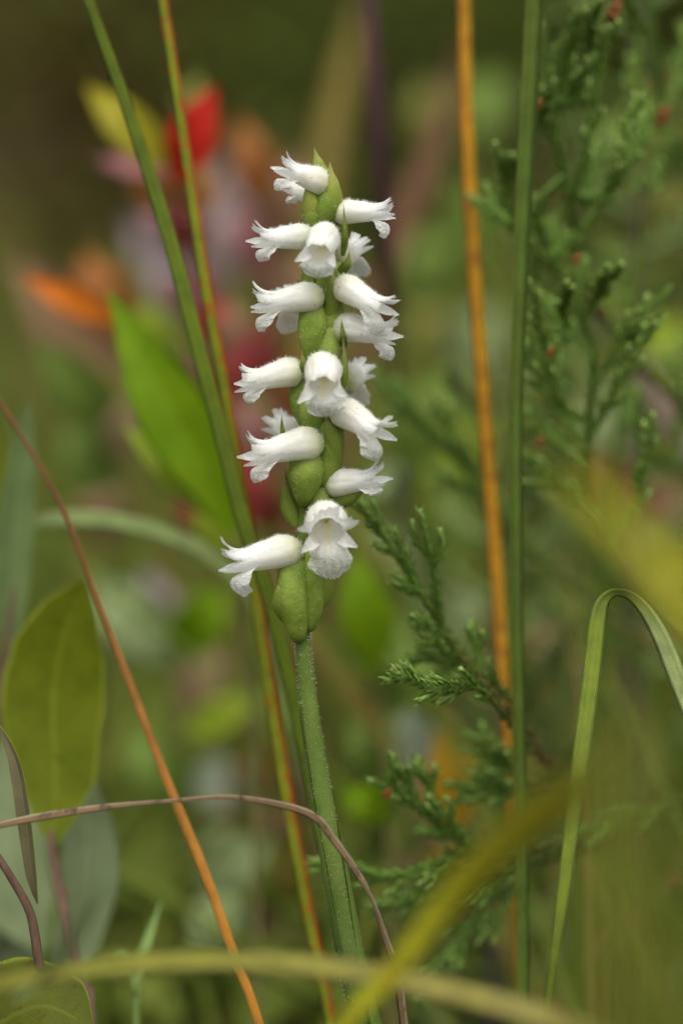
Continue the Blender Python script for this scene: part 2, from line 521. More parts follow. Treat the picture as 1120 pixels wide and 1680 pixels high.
def make_flower(base, tip, girth=1.0, rec=1.0, lipcurl=1.0, droop=0.0, roll=0.0, lipw=1.0, sepspread=0.0, seed=0, liplen=1.0, gape=0.0, notch=1.0, bend=0.0, fill=0.0):
    rg = random.Random(seed * 7 + 3)
    ph = [rg.uniform(0, 6.28) for _ in range(8)]
    roll += R(rg.uniform(-12, 12)); rec *= rg.uniform(.75, 1.2)
    d = tip - base; L = d.length / 10.0                # metres per local unit
    F, Y, U = frame_from(d, roll)
    G = girth * 0.95 * MM

    def loc(x, y, z):
        """local flower coordinates: x 0..10 along the tube, y,z in millimetres of girth"""
        # arch the tube: droop bends the front part down
        zz = z * G - droop * 1.7 * MM * ((max(0, x - 2.5) / 7.5) ** 1.6 - .35 * (max(0, x - 7) / 3) ** 2)
        return base + F * (x * L) + Y * (y * G) + U * zz

    wtab = [(0, .35), (.03, 1.0), (.07, 1.55), (.14, 2.05), (.3, 2.25), (.55, 1.95), (.75, 1.6), (1.05, 1.75)]
    ttab = [(0, .4), (.03, 1.1), (.07, 1.65), (.14, 2.2), (.28, 2.45), (.5, 1.95), (.68, 1.4), (.85, 1.35), (1.05, 1.55)]
    btab = [(0, .3), (.03, 1.0), (.08, 1.6), (.15, 1.95), (.5, 1.75), (.75, 1.5), (1.05, 1.5)]

    def hoodpt(u, s):
        th = u * R(lerp_tab([(0, 112), (.5, 108), (.8, 100), (1.05, 98)], s))
        ww = lerp_tab(wtab, s); hh = lerp_tab(ttab, s)
        ridge = 1 - 0.07 * math.exp(-((abs(u) - .36) / .06) ** 2) * min(1, s * 2)
        wob = 1 + 0.03 * math.sin(7 * s + 3 * u + ph[0]) + 0.02 * math.sin(13 * s - 5 * u + ph[1])
        y = ww * math.sin(th) * ridge * wob
        z = hh * math.cos(th) * ridge * wob if math.cos(th) > 0 else lerp_tab(btab, s) * math.cos(th) * wob
        z += gape * 0.8 * max(0, s - .4)
        x = 10 * s
        if s > .66:
            q = (s - .66) / .34
            lobe = 1.0 if abs(u) < .36 else 0.62
            z += rec * lobe * (1.35 + .25 * math.sin(ph[2] + 3 * u)) * q * q * (1.1 - 0.5 * abs(u))
            y += math.copysign(1, u) * (.35 + rec) * 1.25 * q * q * min(1, abs(u) * 1.4)
            x -= rec * 0.6 * q ** 3
            z += 0.16 * math.sin(11 * u + ph[3]) * q + .10 * math.sin(23 * u + ph[6]) * q * q
        return loc(x, y, z)

    nu, nv = 31, 26
    P = []; A = []
    for j in range(nv):
        for i in range(nu):
            u = -1 + 2 * i / (nu - 1)
            au = abs(u)
            end = 1.0 - 0.17 * notch * math.exp(-((au - .36) / .055) ** 2) - 0.30 * max(0, (au - .72) / .28) ** 1.5 + 0.03 * math.cos(3 * u + ph[4]) + 0.018 * math.sin(34 * u + ph[5]) + 0.012 * math.sin(61 * u + ph[1])
            s = end * j / (nv - 1)
            P.append(hoodpt(u, s)); A.append((j / (nv - 1), i / (nu - 1), 0.5))
    hood = MB(); hood.grid(P, nu, nv, A)

    # hairs on the outside of the hood
    hair = MB()
    for _ in range(430):
        u = rg.uniform(-.95, .95); s = rg.random() ** 1.2 * .72 + .02
        p = hoodpt(u, s); pu = hoodpt(u + .01, s); ps = hoodpt(u, s + .01)
        nn = (pu - p).cross(ps - p)
        if nn.length < 1e-12: continue
        nn.normalize()
        if nn.dot(p - loc(10 * s, 0, 0)) < 0: nn = -nn
        hair.cone(p - nn * .02 * MM, nn + Vector((rg.uniform(-.3, .3), rg.uniform(-.3, .3), rg.uniform(-.3, .3))), rg.uniform(.3, .52) * MM, 0.024 * MM)

    seps = []
    for sd in (-1, 1):
        mb = MB(); P = []; A = []; nu2, nv2 = 11, 22
        ln = 1.04 + rg.uniform(-.05, .05)
        for j in range(nv2):
            t = j / (nv2 - 1); s = t * ln
            hw = R(lerp_tab([(0, 42), (.3, 44), (.6, 36), (.85, 24), (1, 5)], t))
            thc = R(118 + 6 * t)
            for i in range(nu2):
                k = -1 + 2 * i / (nu2 - 1)
                th = thc + k * hw
                ww = lerp_tab(wtab, s) * 1.05 + .05; hb = lerp_tab(btab, s) * 1.06 + .05; hh = lerp_tab(ttab, s) * 1.05
                y = ww * math.sin(th); z = (hb if math.cos(th) < 0 else hh) * math.cos(th)
                q = max(0, t - .55) / .45
                y += (0.5 + sepspread) * q * q * 1.3 + .08 * math.sin(9 * t + ph[6])
                z += -0.25 * q - sepspread * 0.6 * q * q + .15 * k * k * q
                P.append(loc(10 * s, sd * y, z)); A.append((t, i / (nu2 - 1), 0.5))
        mb.grid(P, nu2, nv2, A); seps.append(mb)

    # lip: floor of the tube, then bent down with a ruffled apron
    lip = MB(); P = []; A = []; nu3, nv3 = 27, 30
    c = lipcurl; ll = liplen
    # side view: centre line and margin of the lip; the margins sweep back under the tube
    cl = cr([(0, -.4), (.6, -1.4), (2.5 - bend * .8, -1.75 + bend * .5 + fill), (5.0 - bend * 1.6, -1.5 + bend * .6 + fill), (7.0 - bend * 1.3, -1.55 + fill * .4), (8.5 - bend * .5, -2.0), (9.3 - .2 * c, -1.6 - 1.5 * ll), (9.5 - .7 * c, -1.7 - 2.9 * ll), (9.2 - 1.4 * c, -1.8 - 4.1 * ll)], nv3)
    ed = cr([(0, -.1), (.6, -.5), (2.5 - bend * .8, -.5 + bend * .3), (4.6 - bend * 1.3, -.6 + bend * .4), (5.9 - bend * .6, -1.1), (6.7, -1.9), (7.3 - .3 * c, -1.7 - 1.4 * ll), (7.9 - .8 * c, -1.8 - 2.6 * ll), (8.6 - 1.4 * c, -1.8 - 3.7 * ll)], nv3)
    for j in range(nv3):
        t = j / (nv3 - 1)
        x, z = cl[j]; ex, ez = ed[j]
        wd = lerp_tab([(0, .3), (.07, 1.2), (.2, 1.65), (.45, 1.75), (.6, 1.75), (.74, 2.1), (.86, 2.25), (.94, 1.9), (1, 1.0)], t) * lipw
        for i in range(nu3):
            u = -1 + 2 * i / (nu3 - 1)
            ruf = 0.0
            if t > .5:
                q = (t - .5) / .5
                ruf = q * abs(u) ** 2 * .32 * math.sin(26 * t + ph[0] + 2 * (u > 0)) + q * q * .20 * math.sin(17 * u + ph[1])
            wv = 1 + (0.07 * math.sin(38 * t + ph[2] + u) if t > .55 else 0) * abs(u) ** 4
            k = u * u
            zz = z + (ez - z) * k - (.12 * math.cos(22 * u + ph[3]) if t > .97 else 0)
            P.append(loc(x + (ex - x) * k + ruf * G / L, wd * wv * u, zz)); A.append((t, i / (nu3 - 1), 0.5))
    lip.grid(P, nu3, nv3, A)

    colm = MB()
    colm.sweep([loc(1.2, 0, .7), loc(2.6, 0, .9), loc(3.6, 0, 1.0), loc(4.6, 0, .8), loc(5.2, 0, .4)], [.8 * G, .75 * G, .65 * G, .42 * G, .08 * G], [.5 * G, .45 * G, .45 * G, .3 * G, .08 * G], ROUND8, U)
    return hood, seps, lip, colm, hair


# base px, base mm towards lens, tip px, tip mm, options
FL = [
    dict(b=(541, 306, 2), t=(455, 272, 4), girth=.88, rec=.9, lipcurl=.3, droop=-.2, liplen=.55),
    dict(b=(524, 330, -1), t=(476, 304, -4), girth=.68, rec=.3, lipcurl=.2, liplen=.5),
    dict(b=(543, 351, 1), t=(645, 343, 2), girth=.82, rec=.7, lipcurl=.6, droop=.2, lipw=.5, liplen=.75),
    dict(b=(518, 390, 2), t=(414, 389, 4), girth=.86, rec=.8, lipcurl=.3, droop=.1, liplen=.55),
    dict(b=(535, 384, 3), t=(520, 416, 10), girth=1.06, rec=-.1, lipcurl=.2, liplen=0.5, lipw=1.1, sepspread=.5, notch=.3, bend=1),
    dict(b=(552, 432, -2), t=(589, 398, -7), girth=.88, rec=.5, lipcurl=.5),
    dict(b=(533, 489, 3), t=(412, 491, 4), girth=1.0, rec=.7, lipcurl=.2, droop=.4, liplen=0.62),
    dict(b=(513, 505, -3), t=(468, 488, -9), girth=.9, rec=.5),
    dict(b=(549, 466, 3), t=(640, 507, 8), girth=.95, rec=.5, lipcurl=.3, droop=.3, liplen=0.62),
    dict(b=(543, 537, 2), t=(655, 545, 4), girth=.98, rec=.9, lipcurl=.3, droop=.2, lipw=.7, liplen=0.6),
    dict(b=(500, 610, 2), t=(390, 620, 3), girth=.98, rec=1.0, lipcurl=.3, droop=.4, liplen=0.42),
    dict(b=(533, 597, 4), t=(526, 637, 11), girth=1.2, rec=-.1, lipcurl=.2, liplen=0.58, lipw=1.15, sepspread=.7, notch=.3, bend=1),
    dict(b=(560, 630, -2), t=(592, 605, -7), girth=1.0, rec=.4, lipcurl=.4),
    dict(b=(546, 668, 3), t=(636, 713, 8), girth=1.02, rec=.7, lipcurl=.2, droop=.3, liplen=0.62),
    dict(b=(503, 720, -4), t=(447, 690, -8), girth=1.0, rec=.6, lipcurl=.4),
    dict(b=(532, 727, 4), t=(400, 738, 5), girth=1.1, rec=1.0, lipcurl=.2, droop=.5, liplen=0.55),
    dict(b=(531, 797, 1), t=(630, 783, 3), girth=.92, rec=.8, lipcurl=.3, droop=-.2, liplen=0.25),
    dict(b=(534, 846, 3), t=(538, 880, 9.5), girth=1.36, rec=1.0, lipcurl=.1, liplen=0.85, lipw=1.05, sepspread=.6, notch=.5, bend=1.2, fill=1.1),
    dict(b=(499, 902, 3), t=(360, 922, 5), girth=1.12, rec=1.3, lipcurl=1.1, droop=.2, liplen=0.72),
]
# ovary of each flower: top px, bottom px, radius px, mm towards lens (None: hidden behind the spike)
OV = [
    (541, 310, 527, 372, 19, 2), (514, 325, 520, 380, 20, 1), (548, 358, 532, 420, 14, 0), (515, 400, 510, 470, 16, 1), (533, 400, 530, 480, 15, 1.5),
    (552, 438, 540, 500, 15, -1), (512, 500, 515, 592, 25, 2.3), (513, 505, 510, 580, 18, -2), (548, 475, 536, 560, 18, 2), (543, 540, 530, 620, 22, 2),
    (497, 618, 500, 690, 22, 1), (520, 640, 516, 712, 27, 2.5), (556, 632, 535, 700, 17, -1), (545, 675, 530, 790, 22, 2.5), (500, 725, 497, 800, 20, -2),
    (506, 742, 499, 816, 29, 3.0), (528, 800, 515, 870, 20, 1), (520, 885, 507, 1022, 24, 2.5), (476, 912, 489, 1040, 26, 3),
]
# extra pale bracts with fine tips: flower index, base, mid, tip px, half width px, mm
BR = [
    (0, (530, 372), (543, 318), (541, 266), 21, 3.5), (1, (519, 374), (512, 335), (500, 299), 21, 3), (0, (532, 310), (524, 278), (515, 242), 15, 1),
    (2, (562, 420), (566, 385), (563, 333), 6, 5), (5, (556, 446), (569, 434), (573, 412), 8, 3), (8, (541, 545), (546, 480), (541, 432), 13, 4.6),
    (9, (566, 570), (562, 552), (560, 522), 6, 5), (12, (552, 660), (565, 610), (562, 545), 7, 5), (10, (503, 625), (498, 600), (495, 575), 8, 4),
    (6, (520, 590), (519, 560), (516, 528), 22, 3.6), (13, (550, 775), (545, 720), (532, 680), 17, 4.8), (16, (540, 828), (575, 815), (606, 793), 16, 2),
    (14, (470, 735), (463, 705), (462, 678), 4, 2), (7, (494, 480), (490, 468), (489, 456), 4, 0), (17, (512, 1010), (534, 960), (528, 905), 17, 4.2),
    (18, (482, 1030), (462, 985), (470, 930), 18, 4.5), (15, (485, 862), (472, 825), (468, 770), 15, 1.0), (11, (520, 715), (510, 690), (498, 650), 20, 4),
    (3, (505, 480), (505, 450), (503, 425), 12, 2),
]
flowers = []
for i, f in enumerate(FL):
    b = toward(*f['b']); t = toward(*f['t'])
    opts = {k: v for k, v in f.items() if k not in 'bt'}
    hood, seps, lip, colm, hair = make_flower(b, t, seed=i, **opts)
    fo = build('flower', hood, M['hood'], orchid); flowers.append(fo)
    for s in seps: build('lateral_sepal', s, M['hood'], fo)
    build('lip', lip, M['lip'], fo); build('column', colm, M['column'], fo)
    build('hairs', hair, M['hair'], fo, kind='stuff')
for i, (x0, y0, x1, y1, r, dz) in enumerate(OV):
    fo = flowers[i]
    bend = (x0 - axis_pt(y0)) * .35
    C = cr([tuple(toward(x1, y1 + 12, dz * .35)) + (r * .25,), tuple(toward(x1 + bend * .2, y1 - 4, dz * .7)) + (r * .62,), tuple(toward((x0 + x1) / 2 + bend * .3, y0 * .45 + y1 * .55, dz)) + (r,),
            tuple(toward(x0 * .75 + x1 * .25, y0 * .8 + y1 * .2, dz)) + (r * .95,), tuple(toward(x0, y0, dz)) + (r * .72,), tuple(toward(x0, y0 - 8, dz)) + (r * .3,)], 22)
    mb = MB(); P_ = [Vector(c[:3]) for c in C]; rad = [max(.0001, c[3] * PXM * FOCUS) for c in C]
    RIB = [((1 + .05 * math.cos(3 * a + i)) * math.cos(a), (1 + .05 * math.cos(3 * a + i)) * math.sin(a)) for a in [k * math.pi / 12 for k in range(24)]]
    mb.sweep(P_, rad, [q * .9 for q in rad], RIB, Vector((0, -1, 0)))
    o = build('ovary', mb, M['ovary'], fo)
    hb = MB(); rg = random.Random(i)
    for _ in range(260):
        k = rg.randrange(2, 20); a = rg.uniform(0, 6.283)
        d = RGT * math.cos(a) + Vector((0, 1, 0)) * math.sin(a)
        hb.cone(P_[k] + (P_[k + 1] - P_[k]) * rg.random() + d * rad[k] * .95, d + Vector((0, 0, rg.uniform(-.2, .5))), rg.uniform(.25, .45) * MM, .024 * MM)
    build('hairs', hb, M['hair'], fo, kind='stuff')
for (fi, p0, p1, p2, hw, dz) in BR:
    fo = flowers[fi]; n = 20; nu = 11
    C = cr([tuple(toward(p0[0], p0[1], dz * .55)), tuple(toward(p1[0], p1[1], dz)), tuple(toward(p2[0], p2[1], dz * .95))], n)
    mb = MB(); P = []; A = []
    for j in range(n):
        t = j / (n - 1); c = Vector(C[j]); tg = Vector(C[min(j + 1, n - 1)]) - Vector(C[max(j - 1, 0)])
        s = tg.normalized().cross(Vector((0, -1, 0))).normalized()
        wd = hw * PXM * FOCUS * lerp_tab([(0, .55), (.25, .95), (.42, 1), (.65, .62), (.85, .22), (1, .03)], t)
        for i in range(nu):
            k = -1 + 2 * i / (nu - 1); a = k * R(82)
            P.append(c + s * (wd * math.sin(a)) + Vector((0, 1, 0)) * (wd * (1 - math.cos(a)) * 1.0)); A.append((t, i / (nu - 1), .5))
    mb.grid(P, nu, n, A)
    build('bract', mb, M['bract_young'] if p2[1] < 310 else M['bract'], fo)

# tiny insect on the spike
def insect():
    c = toward(541, 672, 6.6)
    mb = MB()
    mb.ellipsoid(c, (RGT * .28 * MM, FWD * .25 * MM, UPV * .42 * MM))
    mb.ellipsoid(c + UPV * .6 * MM, (RGT * .2 * MM, FWD * .2 * MM, UPV * .24 * MM))
    mb.ellipsoid(c + UPV * .95 * MM + RGT * .05 * MM, (RGT * .2 * MM, FWD * .18 * MM, UPV * .18 * MM))
    for s in (-1, 1):
        for k in range(3):
            a = c + UPV * (.35 + .18 * k) * MM
            kn = a + RGT * s * .55 * MM + UPV * (.25 * (k - 1)) * MM - FWD * .15 * MM
            e = kn + RGT * s * .3 * MM + UPV * (.4 * (k - 1) - .1) * MM + FWD * .45 * MM
            mb.sweep([a, kn, e], [.05 * MM] * 3, [.05 * MM] * 3, ROUND6, UPV)
    m, n = newmat('insect_black'); rp = ramp(n, [(0, (.02, .012, .01)), (1, (.05, .02, .015))]); n.links.new(noise_tex(n, 2000), rp.inputs[0]); finish(n, rp.outputs[0], .3, 0)
    o = build('insect', mb, m, origin=c)
    tag(o, 'tiny black insect clinging to the green ovary on the orchid spike', 'insect')
insect()


# ------------------------------------------------------------------ grass blades and dry stalks
def blade(name, ctrl, mat, label, cat='grass blade', prof=BLADE, thick=0.22, tw=None, n=70, hint=None, group=None):
    """ctrl: (px,py,depth,halfwidth px) from foot to tip; twist control list in degrees"""
    W = [tuple(at(c[0], c[1], c[2])) + (c[3] * PXM * c[2],) for c in ctrl[1:]]
    # run the foot on below the frame, easing towards upright, down to the soil
    p = Vector(W[0][:3]); d = (p - Vector(W[1][:3])).normalized(); low = []; q = p.copy()
    for _ in range(200):
        d = (d * .9 + Vector((0, 0, -1)) * .1).normalized(); q = q + d * .008
        low.append(q.copy())
        if q.z < gz(q.x, q.y) - .003: break
    w1 = ctrl[0][3] * PXM * ctrl[1][2]; w0 = W[0][3]
    idx = sorted({len(low) - 1} | set(range(3, max(4, len(low) - 2), 4)))
    ext = [tuple(low[min(k, len(low) - 1)]) + (w0 + (w1 - w0) * (k + 1) / len(low),) for k in idx]
    C = cr(list(reversed(ext)) + W, n)
    pts = [Vector(c[:3]) for c in C]; rx = [max(2e-5, c[3]) for c in C]
    ry = [max(2e-5, min(thick * r, .0006 if prof is BLADE else 9)) for r in rx]
    mb = MB()
    hv = hint or Vector((0, -1, 0))
    twl = None
    if tw: twl = [R(float(x[0])) for x in cr([(t,) for t in tw], n)]
    mb.sweep(pts, rx, ry, prof, hv, twl)
    o = build(name, mb, mat, origin=pts[0])
    tag(o, label, cat, group)
    return o


def gfoot(px, d, hw):
    return (px, 0, d, hw)          # only the width at the soil is used


M['green_blade'] = blade_mat('green_blade', (0.105, 0.15, 0.010), (0.08, 0.125, 0.010), (0.18, 0.21, 0.012))
M['yellow_blade'] = blade_mat('yellow_red_blade', (0.20, 0.22, 0.012), (0.10, 0.14, 0.010), (0.34, 0.05, 0.004), er=.62, blotch=(0.30, .07, .008))
M['orange_blade'] = blade_mat('orange_blade', (0.44, 0.21, 0.012), (0.30, 0.085, 0.008), (0.42, 0.29, 0.014), blotch=(0.25, .09, .012))
M['sedge'] = blade_mat('sedge_green', (0.068, 0.105, 0.014), (0.19, 0.24, 0.04), (0.045, 0.08, 0.012), trans=.1, spec=.1)
M['bent_blade'] = blade_mat('fresh_bent_blade', (0.13, 0.18, 0.016), (0.11, 0.16, 0.016), (0.15, 0.20, 0.02), trans=.35, mid=(.26, .28, .03), along=[(0, (.14, .18, .016)), (.62, (.17, .23, .022)), (.74, (.25, .32, .07)), (.80, (.36, .43, .18)), (1, (.36, .43, .18))])
M['dry_blade'] = blade_mat('dry_brown_blade', (0.15, 0.095, 0.045), (0.024, 0.014, 0.007), (0.46, 0.36, 0.24), blotch=(.035, .018, .012), trans=.05, rough=.6)  # pale right edge is a highlight painted into the blade colour
M['rust_stem'] = blade_mat('rust_stem', (0.30, 0.13, 0.02), (.24, .10, .02), (.34, .16, .03), along=[(0, (.42, .19, .012)), (.42, (.36, .15, .014)), (.58, (.20, .08, .02)), (.72, (.11, .045, .025)), (1, (.09, .04, .025))], trans=.05)
M['front_yellow'] = blade_mat('front_yellow_blade', (0.30, 0.29, 0.012), (0.24, 0.27, 0.012), (0.33, 0.29, 0.014), blotch=(.38, .27, .012))
M['arch_yellow'] = blade_mat('arching_yellow_blade', (0.17, 0.165, 0.020), (0.12, 0.135, 0.012), (0.22, 0.19, 0.04), along=[(0, (.16, .17, .012)), (.6, (.17, .165, .02)), (1, (.24, .19, .07))])
M['pinkish'] = blade_mat('greyish_pink_blade', (0.24, 0.17, 0.13), (0.18, 0.12, 0.09), (0.26, 0.19, 0.15))
M['front_olive'] = blade_mat('front_olive_blade', (0.13, 0.145, 0.014), (0.11, 0.13, 0.012), (0.15, 0.15, 0.016))
M['pale_blade'] = blade_mat('pale_green_blade', (0.13, 0.17, 0.05), (0.09, 0.13, 0.035), (0.17, 0.20, 0.07))
M['tan_blade'] = blade_mat('tan_dead_blade', (0.20, 0.15, 0.03), (0.16, 0.12, 0.025), (0.22, 0.16, 0.035), blotch=(.10, .06, .02))
M['brown_dead'] = blade_mat('brown_dead_blade', (0.16, 0.075, 0.04), (0.11, 0.05, 0.03), (0.2, 0.10, 0.05))
M['purple'] = blade_mat('purple_stalk', (0.055, 0.018, 0.026), (0.045, 0.016, 0.022), (0.065, 0.022, 0.03), trans=.05)

blade('grass', [gfoot(575, .425, 9), (590, 1690, .426, 9.6), (560, 1520, .425, 11.1), (520, 1330, .424, 11.8), (478, 1130, .422, 11.8), (438, 970, .420, 12.6), (398, 850, .419, 13.3), (370, 740, .419, 13.3), (338, 620, .419, 13.3), (280, 400, .419, 13.3), (220, 210, .419, 11.1), (145, 0, .419, 8.9), (80, -170, .419, 5.9), (0, -340, .419, 1)],
      M['green_blade'], 'long green grass blade leaning behind the lowest white flower', tw=[10, 20, 15, 10, 0, -10, -15], n=120)
blade('grass', [gfoot(610, .421, 8), (545, 1690, .424, 10.2), (512, 1530, .424, 11), (480, 1360, .424, 11.9), (452, 1190, .424, 11.9), (425, 1010, .424, 11.9), (406, 860, .424, 11.9), (388, 750, .423, 11), (366, 620, .423, 11), (340, 480, .423, 11), (310, 280, .423, 10.2), (285, 110, .423, 9.3), (266, -20, .423, 8.5), (245, -240, .423, 1)],
      M['yellow_blade'], 'yellow green grass blade with a rusty red edge crossing the green one', tw=[-10, -10, 0, 5, 10, 0], n=120)
blade('grass', [gfoot(850, .445, 8), (836, 1290, .445, 6.4), (826, 1130, .445, 9.6), (812, 900, .445, 12), (792, 640, .445, 11.2), (776, 400, .445, 12), (765, 180, .445, 12), (761, 0, .445, 11.2), (755, -250, .445, 7.2), (740, -480, .445, 1)],
      M['orange_blade'], 'dead orange grass blade standing beside the green sedge stem', tw=[0, 8, -8, 5, 0], n=90)
blade('sedge_stem', [gfoot(868, .418, 15), (858, 1640, .418, 11.2), (856, 1400, .418, 11.2), (850, 1150, .418, 11.2), (846, 900, .418, 11.2), (846, 650, .418, 11.9), (856, 380, .418, 13.3), (867, 180, .418, 14), (876, 0, .418, 14), (890, -250, .418, 9.8), (915, -520, .418, 1.4)],
      M['sedge'], 'thick dark green upright sedge stem with a bright edge', 'sedge', prof=TRI, thick=1.0, tw=[0, 10, -5, 0], n=80)
# bent blade: rises and folds over at its top
blade('grass', [gfoot(868, .385, 5), (897, 1655, .386, 6), (922, 1470, .389, 10.2), (948, 1270, .394, 13.6), (968, 1120, .398, 15.3), (980, 1020, .400, 15.3), (991, 985, .401, 13.6), (1014, 972, .402, 9.3), (1044, 986, .402, 11.9), (1078, 1035, .401, 15.3), (1115, 1125, .399, 16.1), (1170, 1270, .396, 11.9), (1215, 1400, .394, 1)],
      M['bent_blade'], 'fresh light green grass blade folded over at its top', tw=[-15, -15, -12, -8, 0, 20, 35, 30, 20, 10], n=120, thick=.45)
blade('dry_grass', [gfoot(690, .392, 4), (662, 1680, .392, 7.8), (650, 1600, .392, 7.8), (632, 1540, .392, 5.2), (612, 1480, .392, 4.3), (585, 1430, .392, 9.5), (548, 1378, .391, 10.3), (518, 1342, .390, 7), (470, 1323, .389, 6), (380, 1308, .388, 5.2), (280, 1314, .388, 6), (190, 1322, .388, 7), (80, 1338, .389, 7.8), (0, 1354, .390, 7), (-90, 1378, .391, 5.2), (-200, 1420, .392, 1.2)],
      M['dry_blade'], 'dry brown grass blade arching sideways in front of the orchid stem', 'dry grass', tw=[30, 20, -10, -30, 10, 55, 60, 20, 55, 70, 45, 60, 30], n=200, thick=.3)
blade('grass_stalk', [gfoot(560, .404, 9), (428, 1690, .407, 7.9), (385, 1570, .41, 7.9), (335, 1430, .413, 8.4), (270, 1270, .416, 7.5), (205, 1100, .42, 6.2), (160, 985, .422, 4.8), (110, 850, .423, 4.4), (60, 755, .424, 4), (0, 660, .425, 3.5), (-80, 550, .426, 3.5), (-180, 440, .427, 1)],
      M['rust_stem'], 'thin rusty orange grass stalk slanting across the leafy twigs', 'grass stalk', prof=ROUND8, thick=1.0, n=90)
blade('grass', [gfoot(450, .335, 14), (560, 1690, .328, 18), (640, 1600, .325, 22), (740, 1470, .318, 28), (840, 1370, .30, 32), (930, 1300, .28, 30), (1000, 1245, .262, 22), (1060, 1195, .255, 10), (1100, 1160, .25, 1)],
      M['front_yellow'], 'broad yellow blade rising diagonally past the foot of the orchid', tw=[-30, -35, -40, -35, -20], n=80)
blade('grass', [gfoot(-420, .34, 8), (-260, 1700, .355, 14), (-100, 1640, 0.344, 12), (60, 1603, 0.346, 14), (230, 1580, 0.347, 18), (400, 1577, 0.347, 19), (560, 1590, 0.346, 20), (720, 1622, 0.343, 22), (870, 1662, 0.338, 22), (1030, 1720, .345, 18), (1150, 1800, .34, 1)],
      M['arch_yellow'], 'yellow green blade arching low over the foot of every stem', tw=[-30, -35, -40, -35, -30], n=90)
blade('grass', [gfoot(1020, .25, 40), (1000, 1750, .22, 48), (1005, 1560, .22, 50), (1010, 1400, .22, 46), (1015, 1280, .22, 34), (1020, 1180, .222, 16), (1024, 1110, .224, 1)],
      M['front_olive'], 'wide hazy olive blade standing before the folded grass blade', tw=[10, 25, 20], n=60)
blade('grass', [gfoot(1100, .235, 40), (1110, 1750, .215, 26), (1105, 1600, .215, 28), (1095, 1480, .215, 24), (1080, 1380, .215, 14), (1065, 1300, .216, 1)],
      M['front_olive'], 'short hazy olive blade beside the wider one before the folded grass', tw=[-10, -20, -10], n=60)
blade('grass', [gfoot(1500, .27, 36), (1370, 1500, .24, 30), (1270, 1200, .24, 32), (1170, 1030, .24, 32), (1075, 920, .242, 28), (985, 830, .245, 18), (900, 750, .256, 1)],
      M['front_yellow'], 'blurred golden blade slanting above the folded grass blade', tw=[0, 20, 30, 30], n=60)
blade('grass', [gfoot(560, .47, 9), (480, 1180, .47, 12), (430, 1010, .468, 16), (350, 915, .466, 19), (260, 872, .464, 20), (170, 852, .462, 20), (90, 852, .46, 17), (20, 862, .46, 9), (-30, 875, .46, 1)],
      M['pale_blade'], 'pale green blade arching to the left behind the leaning grass', tw=[20, 40, 55, 50, 40], n=70)
blade('grass', [gfoot(500, .7, 16), (500, 800, .70, 18), (515, 500, .70, 22), (530, 300, .70, 26), (558, 150, .70, 22), (585, 40, .70, 12), (600, -30, .70, 1)],
      M['tan_blade'], 'blurred tan dead blade standing behind the top of the spike', n=60)
blade('grass', [gfoot(500, .62, 12), (585, 620, .62, 16), (640, 420, .62, 22), (690, 290, .62, 22), (728, 180, .62, 15), (745, 110, .62, 8), (755, 60, .62, 1)],
      M['brown_dead'], 'blurred brown dead blade slanting behind the orange blade', n=60)
blade('flower_stalk', [gfoot(700, .505, 12), (676, 1150, .72, 7), (664, 820, .62, 9), (642, 540, .54, 11), (625, 300, .52, 13), (612, 120, .515, 12), (598, -60, .515, 11), (585, -300, .515, 8), (575, -450, .515, 3)],
      M['purple'], 'purple upright stalk out of focus behind the spike', 'stalk', prof=ROUND8, thick=1.0, n=60)


# ------------------------------------------------------------------ broad leaves
def leaf_mb(ctrl, shape, hint, fold=0.25, thick=0.00022, nu=15, n=34, teeth=0, curl=0.0, rand=.5, wav=0.0, seed=1):
    """ctrl: (px,py,depth) from petiole to tip, shape = [(t,half width px)]; closed thin solid"""
    C = cr([tuple(at(*c)) for c in ctrl], n)
    dref = ctrl[len(ctrl) // 2][2]
    mb = MB(); top = []; bot = []; A = []
    for j in range(n):
        t = j / (n - 1); c = Vector(C[j]); tg = (Vector(C[min(j + 1, n - 1)]) - Vector(C[max(j - 1, 0)])).normalized()
        h = hint
        s = tg.cross(h)
        s = s.normalized() if s.length > 1e-4 else tg.orthogonal().normalized()
        nn = s.cross(tg).normalized()
        wd = lerp_tab(shape, t) * PXM * dref
        if teeth: wd *= 1 + .03 * ((t * teeth) % 1.0)
        for i in range(nu):
            k = -1 + 2 * i / (nu - 1)
            off = fold * abs(k) * wd - curl * wd * k * k + wav * wd * math.sin(t * 19 + 2 * k + seed) * abs(k)
            p = c + s * (k * wd) + nn * off
            top.append(p + nn * thick * .5 * (1 - .7 * abs(k))); bot.append(p - nn * thick * .5 * (1 - .7 * abs(k))); A.append((t, i / (nu - 1), rand))
    mb.grid(top, nu, n, A); mb.grid(bot, nu, n, A)
    # rim
    N = nu * n
    for j in range(n - 1):
        for i in (0, nu - 1):
            a = j * nu + i; b = a + nu
            mb.f.append((a, b, b + N, a + N))
    return mb


OVAL = lambda w: [(0, w * .06), (.12, w * .38), (.3, w * .82), (.5, w), (.68, w * .92), (.85, w * .58), (.95, w * .24), (1, w * .02)]
OBOV = lambda w: [(0, w * .05), (.15, w * .28), (.4, w * .72), (.62, w), (.78, w * .93), (.9, w * .6), (.97, w * .25), (1, w * .03)]
PNT = lambda w: [(0, w * .05), (.12, w * .42), (.3, w * .86), (.46, w), (.62, w * .85), (.78, w * .52), (.9, w * .24), (1, w * .02)]
LANC = lambda w: [(0, w * .1), (.15, w * .55), (.35, w * .95), (.5, w), (.7, w * .75), (.88, w * .35), (1, w * .02)]


